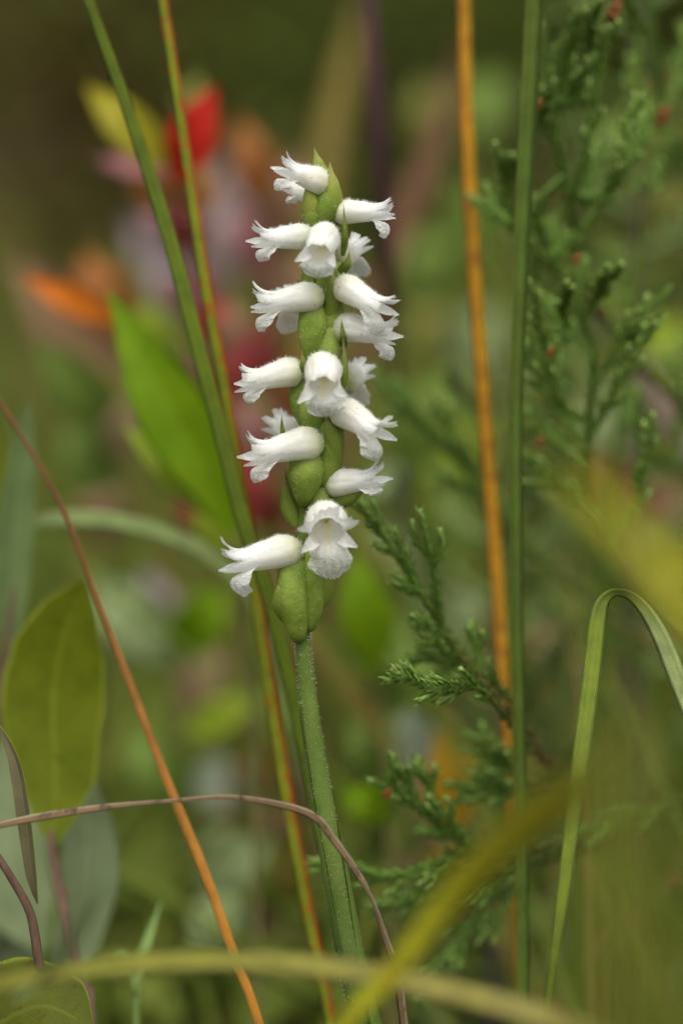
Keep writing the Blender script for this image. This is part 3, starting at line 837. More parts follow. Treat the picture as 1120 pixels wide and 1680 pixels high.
def twig(ctrl, n=24):
    """(px,py,depth,r px)"""
    C = cr([tuple(at(c[0], c[1], c[2])) + (c[3] * PXM * c[2],) for c in ctrl], n)
    mb = MB(); mb.sweep([Vector(c[:3]) for c in C], [c[3] for c in C], [c[3] for c in C], ROUND8, Vector((0, -1, .1)))
    return mb


M['olive_leaf'] = leaf_mat('olive_shrub_leaf', (0.095, 0.125, 0.004), (0.155, 0.185, 0.008), (0.21, 0.235, 0.018), margin=(.26, .30, .03), speck=(.10, .10, .004), trans=.45)
M['grey_leaf'] = leaf_mat('grey_green_underside', (0.17, 0.22, 0.10), (0.25, 0.30, 0.15), (0.30, 0.36, 0.19), trans=.25, rough=.6)
M['brown_leaf'] = leaf_mat('bronze_leaf', (0.10, 0.085, 0.045), (0.15, 0.125, 0.07), (0.22, 0.22, 0.08), margin=(.22, .26, .05), trans=.15)
M['speck_leaf'] = leaf_mat('speckled_olive_leaf', (0.045, 0.055, 0.003), (0.075, 0.085, 0.005), (0.085, 0.10, 0.008), margin=(.16, .19, .02), speck=(.06, .03, .006), trans=.25, rough=.65)
M['blue_leaf'] = leaf_mat('bluish_leaf', (0.08, 0.13, 0.04), (0.13, 0.18, 0.06), (0.18, 0.23, 0.08), trans=.3)
M['bright_leaf'] = leaf_mat('bright_green_leaf', (0.12, 0.23, 0.004), (0.20, 0.32, 0.006), (0.22, 0.34, 0.012), trans=.5)

CAMH = Vector((0, -1, 0.15)).normalized()
shrub_foot = ground_foot(150, .43)
shrub = thing('leafy_shrub', shrub_foot, 'low shrub with olive leathery leaves and brown twigs left of the orchid', 'shrub')
fx, fy, fd = pix(shrub_foot)
build('twig', twig([(fx, fy, fd, 10), (150, 1720, .425, 9), (132, 1620, .428, 9), (112, 1520, .43, 9), (95, 1440, .432, 9), (84, 1385, .432, 7), (86, 1360, .432, 4)]), M['bark_twig'], shrub)
build('twig', twig([(fx, fy, fd, 10), (110, 1760, .405, 8), (68, 1600, .401, 8), (58, 1535, .40, 8), (48, 1492, .40, 7.5), (22, 1445, .40, 7), (-10, 1395, .40, 6), (-60, 1320, .40, 5), (-100, 1240, .40, 3)]), M['bark_twig'], shrub)
build('twig', twig([(fx, fy, fd, 10), (-40, 1650, .455, 9), (-40, 1380, .455, 8), (-8, 1190, .455, 8), (8, 1085, .455, 7), (18, 1010, .455, 5), (24, 960, .455, 3)]), M['bark_twig'], shrub)
build('leaf', leaf_mb([(88, 1392, .434), (92, 1290, .436), (88, 1150, .437), (104, 1045, .436), (140, 950, .434)], OVAL(84), CAMH, fold=.12, teeth=24), M['olive_leaf'], shrub, label='broad olive leaf with a yellowish margin')
build('leaf', leaf_mb([(62, 1482, .399), (56, 1440, .398), (44, 1340, .397), (28, 1250, .397), (-2, 1186, .398)], OVAL(15), Vector((-.55, -.8, .1)), fold=.5, teeth=30, thick=.0004), M['brown_leaf'], shrub, label='narrow bronze leaf turned edge on')
build('leaf', leaf_mb([(96, 1660, .45), (120, 1560, .45), (142, 1450, .449), (140, 1340, .448), (118, 1235, .447)], OVAL(50), Vector((.4, -1, .1)), fold=.2), M['grey_leaf'], shrub, label='pale grey green leaf underside')
build('leaf', leaf_mb([(75, 1560, .47), (40, 1500, .47), (10, 1400, .47), (10, 1300, .47), (35, 1190, .47)], OVAL(75), CAMH, fold=.15), M['grey_leaf'], shrub)
build('leaf', leaf_mb([(-190, 1820, .405), (-120, 1760, .402), (-20, 1690, .399), (70, 1650, .397), (158, 1690, .395)], [(0, 4), (.2, 60), (.45, 98), (.65, 95), (.85, 60), (1, 3)], Vector((.1, -.75, .65)), fold=-.06, teeth=40), M['speck_leaf'], shrub, label='speckled olive leaf with a finely toothed margin')
build('leaf', leaf_mb([(10, 1090, .455), (16, 1000, .455), (24, 860, .455), (38, 740, .455), (48, 655, .455)], LANC(32), Vector((.35, -1, .1)), fold=.2), M['blue_leaf'], shrub)
build('leaf', leaf_mb([(0, 1130, .46), (-20, 1000, .46), (-26, 880, .46), (-10, 760, .46), (0, 690, .46)], LANC(38), CAMH, fold=.2), M['olive_leaf'], shrub)
build('leaf', leaf_mb([(50, 1560, .36), (20, 1640, .34), (70, 1600, .335), (140, 1490, .33), (185, 1370, .33)][1:], OVAL(24), Vector((.8, -.6, .2)), fold=.3), M['grey_leaf'], shrub, label='pale leaf out of focus in front of the twigs')
build('leaf', leaf_mb([(-20, 1590, .47), (-30, 1500, .475), (0, 1560, .475), (40, 1640, .475), (120, 1700, .475)], OVAL(60), CAMH, fold=.1), M['grey_leaf'], shrub)

# thin forked sprout by the shrub
sf = ground_foot(232, .432)
sprout = thing('forked_sprout', sf, 'thin pale green sprout forking beside the olive leaved shrub', 'sprout')
sx, sy, sd = pix(sf)
M['sprout'] = green_mat('sprout_green', (.13, .20, .05), (.20, .28, .08), 300)
build('stem', twig([(sx, sy, sd, 5), (224, 1690, .431, 5), (222, 1630, .43, 4.5), (214, 1590, .43, 3.5), (200, 1563, .43, 3), (185, 1580, .43, 1)]), M['sprout'], sprout)
build('leaf', leaf_mb([(222, 1640, .431), (232, 1580, .432), (246, 1530, .433), (266, 1476, .434)], LANC(9), CAMH, fold=.4), M['sprout'], sprout)


# ------------------------------------------------------------------ blurred broad-leaved plants behind the spike
def solid_leaf_mat(name, c, trans=.4, c2=None):
    c2 = c2 or tuple(x * .65 for x in c)
    return leaf_mat(name, c2, c, tuple(min(1, x * 1.25) for x in c), trans=trans)


CM = {
    'red': solid_leaf_mat('red_autumn_leaf', (.50, .022, .012)), 'yellow': solid_leaf_mat('yellow_autumn_leaf', (.34, .30, .02)),
    'pink': solid_leaf_mat('pink_autumn_leaf', (.36, .15, .15)), 'peach': solid_leaf_mat('peach_autumn_leaf', (.42, .20, .05)),
    'orange': solid_leaf_mat('orange_autumn_leaf', (.55, .15, .01)), 'mauve': solid_leaf_mat('mauve_dead_leaf', (.22, .17, .17), .1),
    'crimson': solid_leaf_mat('crimson_leaf', (.26, .035, .035)), 'green': solid_leaf_mat('mid_green_leaf', (.16, .24, .04)),
    'pale': solid_leaf_mat('pale_green_leaf', (.30, .37, .16)), 'bright': M['bright_leaf'], 'lime': solid_leaf_mat('lime_leaf', (.28, .37, .025)),
    'gold': solid_leaf_mat('golden_leaf', (.45, .27, .015)), 'rust': solid_leaf_mat('rust_leaf', (.32, .12, .03)),
    'grey': solid_leaf_mat('grey_green_leaf', (.26, .30, .20), .15), 'brown': solid_leaf_mat('brown_leaf', (.22, .125, .07), .1),
    'tan': solid_leaf_mat('tan_leaf', (.28, .19, .10), .15), 'olive': solid_leaf_mat('dull_olive_leaf', (.19, .19, .035)),
}
M['herb_stem'] = green_mat('herb_stem', (.09, .09, .03), (.16, .14, .05), 200)
M['red_stem'] = green_mat('red_herb_stem', (.14, .05, .03), (.20, .08, .05), 200)


def herb(name, label, cat, stemctrl, leaves, stem_mat='herb_stem', group=None):
    """stemctrl px path from foot up; leaves: (base px.., tip px.., depth, half width, colour, hint)"""
    d0 = stemctrl[0][2]
    f = ground_foot(stemctrl[0][0], d0); x, y, dd = pix(f)
    t = thing(name, f, label, cat, group)
    path = [(x, y, d0, 7)] + [tuple(c) + (6 - 4 * (i / len(stemctrl)),) for i, c in enumerate(stemctrl)]
    build('stem', twig(path, 30), M[stem_mat], t)
    SP = [p[:3] for p in path]
    rg = random.Random(len(label))
    for (x0, y0, x1, y1, d, hw, colr) in leaves:
        # petiole to the nearest point of the stem
        q = min((c for c in cr(SP, 60)), key=lambda c: (c[0] - x0) ** 2 + (c[1] - y0) ** 2)
        mb = leaf_mb([(x0, y0, d), (x0 * .66 + x1 * .34 + rg.uniform(-6, 6), y0 * .66 + y1 * .34 + rg.uniform(-6, 6), d - .003), (x0 * .33 + x1 * .67, y0 * .33 + y1 * .67, d - .004), (x1, y1, d + rg.uniform(-.004, .006))],
                     PNT(hw), Vector((rg.uniform(-.4, .4), -1, rg.uniform(-.1, .6))).normalized(), fold=rg.uniform(.1, .3), nu=9, n=16, wav=.04, seed=rg.random() * 6)
        lf = build('leaf', mb, CM[colr], t)
        pm = twig([(q[0], q[1], q[2], 2.5), ((q[0] + x0) / 2, (q[1] + y0) / 2 + 8, (q[2] + d) / 2, 2.2), (x0, y0, d, 2)], 8)
        build('petiole', pm, M[stem_mat], lf)
    return t


herb('autumn_shrub', 'small autumn shrub with red and yellow leaves out of focus behind the grass', 'shrub',
     [(380, 1200, .57), (345, 800, .55), (318, 560, .545), (296, 400, .54), (282, 290, .54)],
     [(285, 300, 352, 140, .51, 42, 'red'), (285, 275, 142, 140, .51, 42, 'yellow'), (285, 275, 160, 262, .53, 28, 'pink'), (285, 330, 255, 215, .55, 40, 'peach'),
      (296, 250, 325, 120, .57, 30, 'olive'), (305, 420, 285, 330, .56, 36, 'crimson'), (300, 470, 210, 360, .70, 40, 'mauve'), (320, 470, 400, 330, .68, 42, 'mauve'),
      (320, 560, 340, 420, .57, 36, 'pink'), (310, 520, 250, 420, .66, 40, 'mauve'), (345, 700, 395, 560, .555, 34, 'crimson'), (350, 620, 380, 480, .59, 40, 'brown'),
      (300, 330, 345, 270, .56, 22, 'peach'), (292, 380, 235, 345, .57, 20, 'pink'), (300, 400, 352, 372, .56, 20, 'crimson'), (312, 500, 262, 462, .57, 20, 'pink'), (318, 540, 372, 500, .56, 22, 'red'), (296, 360, 372, 300, .58, 20, 'rust'), (330, 640, 290, 600, .56, 20, 'pink'), (288, 330, 210, 300, .58, 20, 'rust'),
      (350, 860, 430, 740, .55, 44, 'crimson'), (348, 820, 300, 880, .57, 40, 'crimson'), (330, 420, 400, 240, .72, 40, 'mauve')], 'red_stem')
herb('autumn_shrub', 'small autumn shrub with one orange leaf out of focus behind the broad green leaf', 'shrub',
     [(150, 1300, .58), (190, 900, .55), (215, 640, .545), (205, 540, .545)],
     [(200, 530, 38, 455, .51, 28, 'orange'), (208, 560, 140, 410, .6, 52, 'rust'), (210, 600, 260, 500, .57, 46, 'lime'), (200, 700, 60, 560, .58, 50, 'green'),
      (195, 800, 110, 700, .59, 60, 'green'), (200, 760, 230, 640, .58, 40, 'tan'), (180, 900, 160, 780, .62, 50, 'brown'), (210, 620, 20, 420, .66, 60, 'brown')])
herb('broad_leaved_herb', 'herb with one bright green broad leaf behind the leaning grass blades', 'herb',
     [(420, 1300, .475), (400, 1050, .47), (385, 870, .468)],
     [(385, 880, 178, 476, .468, 62, 'bright'), (375, 860, 205, 700, .475, 34, 'lime'), (390, 950, 330, 760, .50, 44, 'lime')])
herb('broad_leaved_herb', 'green herb out of focus with a dark green leaf behind the orchid stem', 'herb',
     [(640, 1400, .50), (625, 1180, .50), (612, 1100, .50)],
     [(612, 1110, 585, 905, .495, 46, 'bright'), (630, 1170, 700, 1060, .51, 46, 'green'), (640, 1300, 570, 1180, .52, 40, 'green'), (625, 1180, 660, 1000, .53, 44, 'green'), (640, 1350, 560, 1290, .5, 36, 'bright')])
herb('pale_herb', 'pale grey green herb out of focus behind the right hand flowers', 'herb',
     [(720, 1300, .56), (700, 1050, .55), (680, 900, .55), (670, 780, .55)],
     [(672, 830, 615, 760, .54, 42, 'pale'), (675, 900, 600, 870, .55, 36, 'pale'), (690, 950, 760, 800, .56, 40, 'green'), (672, 800, 700, 620, .57, 50, 'green'),
      (690, 1000, 660, 880, .58, 40, 'pale'), (700, 900, 750, 700, .57, 40, 'lime'), (680, 760, 745, 600, .6, 52, 'green'), (710, 1060, 790, 960, .56, 40, 'pale')])
herb('golden_herb', 'herb with golden yellow leaves out of focus behind the cedar fan', 'herb',
     [(760, 1560, .53), (745, 1420, .525), (735, 1330, .52)],
     [(740, 1400, 725, 1170, .515, 40, 'gold'), (745, 1350, 770, 1215, .52, 28, 'gold'), (745, 1440, 690, 1240, .54, 40, 'pink'), (735, 1330, 655, 1130, .54, 40, 'grey'),
      (750, 1500, 640, 1400, .56, 40, 'brown'), (745, 1460, 700, 1390, .51, 22, 'gold'), (755, 1500, 850, 1420, .57, 42, 'crimson')])
herb('pale_herb', 'low herb with rounded pale green leaves below the arching pale blade', 'herb',
     [(330, 1640, .57), (330, 1450, .56), (300, 1250, .56), (280, 1050, .56)],
     [(290, 1090, 150, 940, .56, 56, 'pale'), (285, 1080, 370, 960, .55, 48, 'bright'), (320, 1450, 440, 1380, .55, 58, 'pale'), (325, 1480, 400, 1560, .54, 50, 'pale'),
      (310, 1320, 210, 1200, .56, 50, 'green'), (300, 1200, 430, 1140, .55, 30, 'lime'), (310, 1280, 430, 1300, .58, 46, 'grey'), (325, 1500, 250, 1420, .57, 50, 'olive'),
      (290, 1100, 240, 930, .6, 50, 'mauve'), (300, 1200, 380, 1060, .6, 50, 'tan')])


herb('rusty_herb', 'rusty pink herb out of focus between the leaning grass and the spike', 'herb',
     [(500, 1500, .64), (470, 1000, .62), (450, 650, .615), (435, 420, .61), (425, 300, .61)],
     [(430, 340, 395, 190, .61, 40, 'rust'), (435, 400, 490, 250, .62, 36, 'brown'), (440, 480, 385, 330, .62, 42, 'pink'), (450, 560, 505, 420, .63, 40, 'brown'), (450, 640, 390, 520, .62, 44, 'crimson'),
      (455, 700, 520, 580, .63, 40, 'rust'), (460, 780, 395, 640, .61, 44, 'pink'), (465, 860, 410, 780, .60, 46, 'crimson'), (470, 960, 540, 820, .62, 44, 'brown'), (470, 1000, 400, 900, .63, 42, 'tan')], 'red_stem')
herb('brown_herb', 'withered brown herb out of focus behind the foot of the orchid', 'herb',
     [(500, 1660, .60), (495, 1520, .595), (480, 1400, .59), (470, 1300, .59)],
     [(480, 1420, 440, 1310, .58, 26, 'brown'), (490, 1500, 470, 1390, .57, 24, 'rust'), (490, 1480, 560, 1370, .59, 30, 'brown'), (475, 1330, 520, 1210, .60, 30, 'tan'), (495, 1560, 420, 1490, .58, 26, 'brown'),
      (495, 1600, 560, 1540, .59, 28, 'mauve'), (470, 1310, 400, 1230, .61, 28, 'rust')], 'red_stem')
herb('brown_herb', 'withered rusty herb out of focus right of the sedge stem', 'herb',
     [(900, 1660, .60), (890, 1500, .595), (905, 1300, .59), (920, 1120, .59)],
     [(890, 1540, 830, 1450, .59, 34, 'crimson'), (895, 1480, 960, 1400, .59, 32, 'brown'), (905, 1300, 850, 1220, .6, 30, 'rust'), (915, 1180, 985, 1090, .6, 36, 'brown'), (918, 1130, 890, 1010, .61, 32, 'tan'), (900, 1400, 1000, 1330, .6, 34, 'mauve')], 'red_stem')
herb('lime_herb', 'lime leaved herb out of focus behind the upper cedar sprays', 'herb',
     [(1000, 1300, .68), (1040, 900, .66), (1070, 600, .65), (1060, 300, .65)],
     [(1070, 650, 1110, 520, .64, 60, 'lime'), (1060, 520, 980, 400, .66, 60, 'green'), (1060, 400, 1110, 260, .66, 60, 'olive'), (1040, 860, 990, 720, .64, 50, 'rust'), (1040, 900, 1120, 800, .65, 56, 'brown'),
      (1050, 800, 960, 640, .66, 56, 'pale'), (1060, 330, 990, 180, .66, 56, 'green'), (1060, 300, 1100, 120, .67, 60, 'olive'), (1020, 1080, 930, 960, .64, 56, 'green'), (1020, 1100, 1110, 1000, .64, 56, 'olive'),
      (1010, 1220, 920, 1120, .63, 60, 'lime'), (1005, 1280, 1110, 1190, .63, 60, 'olive'), (1000, 1400, 930, 1300, .62, 60, 'olive')])
herb('lime_herb', 'dull green herb out of focus between the orange blade and the spike', 'herb',
     [(760, 1200, .74), (750, 800, .72), (740, 450, .72), (735, 250, .72)],
     [(740, 480, 690, 380, .72, 56, 'green'), (740, 420, 800, 300, .72, 50, 'green'), (745, 600, 680, 500, .71, 56, 'olive'), (745, 620, 810, 500, .71, 50, 'pale'), (750, 740, 690, 640, .70, 50, 'green'),
      (750, 800, 820, 700, .70, 50, 'lime'), (735, 260, 690, 130, .73, 50, 'olive'), (735, 250, 820, 120, .73, 56, 'green')])
blade('grass', [gfoot(1300, .56, 14), (1180, 800, .56, 18), (1110, 700, .56, 20), (1050, 610, .56, 18), (1000, 545, .56, 10), (960, 500, .56, 1)],
      M['pinkish'], 'greyish pink dead blade blurred at the right of the cedar sprays', n=50)


# ------------------------------------------------------------------ cedar saplings with scale leaves
M['cedar'] = green_mat('cedar_scale_green', (0.065, 0.13, 0.016), (0.15, 0.235, 0.04), 500, 0.55, 0.2, tip=(.23, .33, .08))
M['cedar_branch'] = green_mat('cedar_branch', (0.065, 0.13, 0.016), (0.15, 0.235, 0.04), 500, 0.55, 0.2, tip=(.23, .33, .08), base=(.10, .06, .025))
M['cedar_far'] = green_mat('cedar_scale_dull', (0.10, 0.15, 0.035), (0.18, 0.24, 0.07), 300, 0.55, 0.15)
M['cedar_cone'] = green_mat('cedar_brown_tip', (.15, .05, .012), (.24, .085, .02), 500)


def scale_shoot(mb, pts, r, rg, scale_len=1.5 * MM):
    """a shoot clothed in four ranks of small overlapping scale leaves"""
    total = sum((b - a).length for a, b in zip(pts, pts[1:]))
    n = max(4, int(total / (scale_len * .62)))
    C = cr([tuple(p) for p in pts], n + 1)
    P = [Vector(c) for c in C]
    mb.sweep(P, [r * .55] * len(P), [r * .55] * len(P), ROUND6, Vector((.1, -1, .1)), rand=.3)
    for i in range(n):
        p = P[i]; d = (P[min(i + 1, n)] - P[max(i - 1, 0)]).normalized()
        s = d.orthogonal().normalized(); q = d.cross(s)
        a0 = (i % 2) * math.pi / 2 + .3
        k = r * (1.0 if i < n - 3 else .55 + .15 * (n - i))
        for a in (a0, a0 + math.pi):
            o = s * math.cos(a) + q * math.sin(a); w_ = d.cross(o)
            b = p + o * k * .35
            t = p + d * scale_len * 1.05 + o * k * rg.uniform(1.25, 1.7)
            m_ = p + d * scale_len * .5 + o * k * 1.15
            base = len(mb.v)
            vs = [b - w_ * k * .45, b + w_ * k * .45, m_ - w_ * k * .62, m_ + o * k * .12, m_ + w_ * k * .62, t]
            mb.v += [tuple(x) for x in vs]
            fr = i / n
            mb.a += [(fr * .6, .3, .5), (fr * .6, .7, .5), (fr * .7, .3, .5), (fr * .75, .5, .5), (fr * .7, .7, .5), (min(1, fr * .8 + .2), .5, .5)]
            mb.f += [(base, base + 1, base + 3), (base, base + 3, base + 2), (base + 1, base + 4, base + 3), (base + 2, base + 3, base + 5), (base + 3, base + 4, base + 5)]


def spray(ctrl, sides, r=.95 * MM, seed=0, sub=True):
    """ctrl px path; sides = [(t, side angle deg, length px, bend)] branchlets in the spray plane"""
    rg = random.Random(seed)
    C = [Vector(c) for c in cr([tuple(at(*c)) for c in ctrl], 24)]
    meshes = []
    mb = MB(); scale_shoot(mb, C, r, rg)
    meshes.append(mb)
    dref = ctrl[0][2]
    for (t, ang, ln, bend) in sides:
        i = min(22, int(t * 23)); d = (C[i + 1] - C[max(i - 1, 0)]).normalized()
        n0 = (FWD + Vector((rg.uniform(-.25, .25), 0, rg.uniform(-.25, .25)))).normalized()
        dv = Matrix.Rotation(R(ang), 3, n0) @ d
        L_ = ln * PXM * dref
        cv = Matrix.Rotation(R(-ang * bend), 3, n0) @ dv
        dz = FWD * rg.uniform(-.25, .25) * L_
        pts = [C[i], C[i] + dv * L_ * .35 + dz * .2, C[i] + dv * L_ * .55 + cv * L_ * .2 + dz * .6, C[i] + dv * L_ * .6 + cv * L_ * .45 + dz]
        b2 = MB(); scale_shoot(b2, pts, r * .85, rg)
        if sub and ln > 70:
            for tt, sg in ((.45, 1), (.7, -1)):
                k = pts[1] + (pts[2] - pts[1]) * tt
                e = Matrix.Rotation(R(38 * sg), 3, n0) @ dv
                scale_shoot(b2, [k, k + e * L_ * .18, k + (e + dv).normalized() * L_ * .36], r * .75, rg)
        meshes.append(b2)
    return meshes


cfoot = ground_foot(1230, .47)
cedar = thing('cedar_sapling', cfoot, 'young cedar with dark green scaly sprays reaching towards the orchid', 'tree')
cx, cy, cdp = pix(cfoot)
build('trunk', twig([(cx, cy, cdp, 34), (1235, 1500, .47, 28), (1230, 1200, .468, 24), (1225, 800, .465, 20), (1215, 400, .462, 15), (1205, 0, .46, 11), (1200, -500, .455, 3)], 40), M['bark_tree'], cedar)


def alt(t0, t1, n, ang, ln, bend=.35, seed=1, taper=.5):
    rg = random.Random(seed); out = []
    for i in range(n):
        t = t0 + (t1 - t0) * i / max(1, n - 1)
        out.append((t, (1 if i % 2 else -1) * (ang + rg.uniform(-8, 8)), ln * (1 - taper * i / n) * rg.uniform(.75, 1.2), bend))
    return out


SPR = [
    # long spray crossing behind the lower flowers, running down to the right
    ([(835, 1175, .418), (760, 1080, .416), (700, 985, .414), (640, 890, .413), (588, 818, .412)], [(.18, 40, 90, .4), (.3, -30, 80, .4), (.42, 24, 190, .3), (.55, -26, 60, .4), (.68, 22, 60, .4), (.8, -24, 40, .4)], .95),
    ([(905, 1260, .43), (840, 1190, .42), (790, 1132, .406), (745, 1126, .402), (700, 1125, .4), (640, 1098, .4)], [(.12, -60, 70, .4), (.9, 30, 30, .4)], 1.0),
    ([(905, 1260, .43), (850, 1170, .425), (800, 1110, .42), (735, 1085, .419), (670, 1078, .418)], [(.5, -30, 60, .4), (.7, 30, 50, .4)], .85),
    # fan low down on the right of the stem
    ([(1000, 1380, .45), (900, 1385, .435), (790, 1400, .425), (720, 1350, .421), (650, 1290, .418), (648, 1268, .418)], [(.45, 26, 130, .3), (.55, -28, 60, .4), (.62, 40, 110, .5), (.7, 34, 80, .5), (.82, -34, 50, .4)], 1.05),
    ([(1000, 1380, .45), (900, 1385, .44), (800, 1400, .43), (720, 1412, .422), (640, 1440, .419), (580, 1425, .418), (510, 1412, .417)], [(.45, -24, 100, .4), (.6, -20, 70, .4), (.72, 24, 60, .4)], .85),
    ([(1000, 1380, .45), (900, 1400, .44), (800, 1440, .43), (720, 1475, .427), (600, 1485, .425)], [(.4, -24, 110, .4), (.5, 30, 130, .4), (.7, 24, 80, .4), (.8, -20, 50, .4)], .95),
    ([(1000, 1380, .45), (880, 1420, .44), (800, 1480, .435), (735, 1560, .43), (680, 1640, .428)], [(.35, -28, 120, .4), (.5, 30, 100, .4), (.65, -24, 90, .4), (.8, 24, 60, .4)], .95),
    ([(905, 1300, .44), (850, 1300, .432), (800, 1290, .43), (755, 1300, .43)], [(.3, 40, 70, .4), (.5, -36, 70, .4), (.65, 36, 40, .4)], 1.05),
    ([(905, 1300, .44), (850, 1270, .434), (810, 1240, .432), (790, 1215, .432)], [(.5, 30, 40, .4)], .9),
    # thin grey green twig from the right edge
    ([(1240, 1270, .465), (1120, 1310, .45), (1020, 1345, .443), (920, 1375, .44), (830, 1400, .435)], [(.4, 30, 60, .4), (.55, -26, 60, .4)], .75),
    ([(1228, 1180, .468), (1000, 1010, .472), (850, 880, .47), (760, 765, .468), (690, 685, .466), (605, 605, .465)], [(.5, -24, 120, .4), (.62, 22, 120, .4), (.75, -20, 90, .4), (.85, 20, 60, .4)], 1.0),
]
for i, (ctrl, sides, rs) in enumerate(SPR):
    ctrl = [(c[0], c[1], c[2] + .004) for c in ctrl]
    ms = spray(ctrl, sides + alt(.35, .93, 7, 34, 62, seed=40 + i), r=rs * MM * .74, seed=i)
    br = build('branch', ms[0], M['cedar_branch'], cedar)
    for b2 in ms[1:]: build('branchlet', b2, M['cedar'], br)
# upright sprays in the upper right: main shoot, then side shoots, as photo paths (x, y) at one distance
UPR = [
    (.435, .85, [(1229, 1130), (1080, 1010), (990, 880), (962, 785), (967, 700), (974, 580), (950, 500), (958, 425)],
     [[(970, 640), (1010, 570), (1064, 482)], [(964, 720), (1010, 640), (1061, 530)], [(968, 690), (915, 660), (890, 560), (884, 478)], [(962, 770), (905, 720), (859, 668)], [(905, 665), (880, 610), (858, 556)],
      [(972, 590), (930, 540), (904, 488)], [(965, 740), (930, 690), (920, 610)], [(960, 520), (985, 480), (1004, 442)], [(985, 860), (930, 800), (872, 770)], [(1000, 900), (1050, 800), (1056, 690)],
      [(930, 540), (925, 505), (932, 470)], [(900, 640), (902, 600), (912, 560)], [(1010, 570), (1035, 560), (1058, 548)]]),
    (.438, .88, [(1224, 760), (1090, 640), (990, 520), (949, 416), (929, 301), (906, 205), (890, 100), (884, 40)],
     [[(915, 250), (922, 130), (938, 85), (956, 45)], [(935, 330), (960, 260), (985, 120), (1000, 40)], [(945, 400), (990, 320), (1020, 281), (1040, 150)], [(925, 290), (890, 330), (884, 400), (880, 470)],
      [(940, 380), (912, 420), (908, 348)], [(900, 180), (935, 160), (950, 110)], [(905, 200), (880, 150), (868, 100)], [(960, 440), (920, 450), (884, 322)], [(930, 310), (965, 320), (975, 230)], [(1020, 281), (1045, 240), (1052, 180)],
      [(912, 230), (890, 200), (893, 150)], [(985, 120), (970, 60), (975, 5)]]),
    (.434, .95, [(990, 520), (930, 460), (870, 400), (838, 366), (826, 320), (822, 258)], [[(838, 366), (818, 352), (804, 334)], [(828, 320), (836, 290), (834, 268)]]),
    (.46, .9, [(1216, 420), (1140, 300), (1090, 180), (1070, 60), (1062, -40)], [[(1110, 230), (1060, 170), (1030, 90)], [(1090, 180), (1120, 110), (1125, 40)], [(1130, 280), (1090, 250), (1060, 300)], [(1075, 80), (1040, 40), (1025, -20)]]),
    (.47, .9, [(1226, 860), (1120, 780), (1060, 740), (1050, 640)], [[(1100, 770), (1120, 680), (1118, 600)], [(1058, 720), (1035, 690), (1030, 640)]]),
]
for gi, (dd, rs, main, subs) in enumerate(UPR):
    rgc = random.Random(900 + gi)
    n_ = len(main)
    P_ = [at(x, y, dd + (.042 * (1 - k / (n_ - 1)) ** 2 if gi != 2 else .012 * (1 - k / (n_ - 1)))) for k, (x, y) in enumerate(main)]
    mbm = MB(); scale_shoot(mbm, [Vector(c) for c in cr([tuple(p) for p in P_], 30)], rs * MM * .85, rgc)
    br = build('branch', mbm, M['cedar_branch'], cedar)
    for pl in subs:
        dz = rgc.uniform(-.012, .012)
        Q = [at(x, y, dd + dz * k / (len(pl) - 1) + .002) for k, (x, y) in enumerate(pl)]
        Q = [Vector(c) for c in cr([tuple(p) for p in Q], 12)]
        b2 = MB(); scale_shoot(b2, Q, rs * MM * .8, rgc)
        for k in (3, 4, 5, 6, 7, 8, 9, 10):                     # short side tips
            d_ = (Q[k + 1] - Q[k - 1]).normalized(); e_ = Matrix.Rotation(R(rgc.choice((-1, 1)) * rgc.uniform(28, 48)), 3, FWD) @ d_
            l_ = rgc.uniform(2.0, 5.5) * MM
            scale_shoot(b2, [Q[k], Q[k] + e_ * l_ * .5, Q[k] + (e_ * .6 + d_ * .4) * l_], rs * MM * .68, rgc)
        build('branchlet', b2, M['cedar'], br)
# small brown cone-like tips on the cedar
cone_spots = [(902, 578, .424), (885, 725, .43), (882, 172, .428), (1005, 20, .43), (945, 425, .424), (1085, 190, .45), (634, 1302, .417), (1100, 1450, .45)]
for i, (x, y, d) in enumerate(cone_spots):
    mb = MB(); c = at(x, y, d); k = 1.0 * MM * (1.2 if i in (3, 5) else .62)
    ax = Vector((.3, 0, 1)).normalized()
    for j in range(9):
        a = j * 2.4; h = (j / 8 - .5) * k * 2
        o = Vector((math.cos(a), math.sin(a), 0)) * k * .5
        mb.ellipsoid(c + ax * h + o, (o.normalized() * k * .5, ax * k * .55, ax.cross(o.normalized()) * k * .45), nu=6, nv=4)
    build('seed_cone', mb, M['cedar_cone'], cedar)

# further cedars behind, blurred
def back_cedar(px, d, top, label, n, lmax, seed, r):
    f = ground_foot(px, d); x0, y0, _ = pix(f)
    t = thing('cedar_sapling', f, label, 'tree')
    path = [(x0, y0, d, 16), (px + 8, y0 * .6 + top * .4, d, 11), (px + 14, y0 * .3 + top * .7, d, 8), (px + 20, top, d, 2)]
    build('trunk', twig(path, 40), M['bark_tree'], t)
    rg = random.Random(seed); T = cr(path, 100)
    for i in range(n):
        k = 14 + int(i * 84 / n); x, y, dd, _ = T[k]; sd = 1 if i % 2 else -1
        ln = rg.uniform(.5, 1) * lmax * (1.1 - k / 140); dz = rg.uniform(-.05, .05)
        ctrl = [(x, y, dd), (x + sd * ln * .4, y - ln * .15, dd + dz * .4), (x + sd * ln * .8, y - ln * .5, dd + dz * .8), (x + sd * ln, y - ln * .95, dd + dz)]
        ms = spray(ctrl, alt(.25, .92, 9, 34, ln * .45, seed=i), r=r, seed=seed * 20 + i, sub=False)
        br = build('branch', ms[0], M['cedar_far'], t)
        for b2 in ms[1:]: build('branchlet', b2, M['cedar_far'], br)


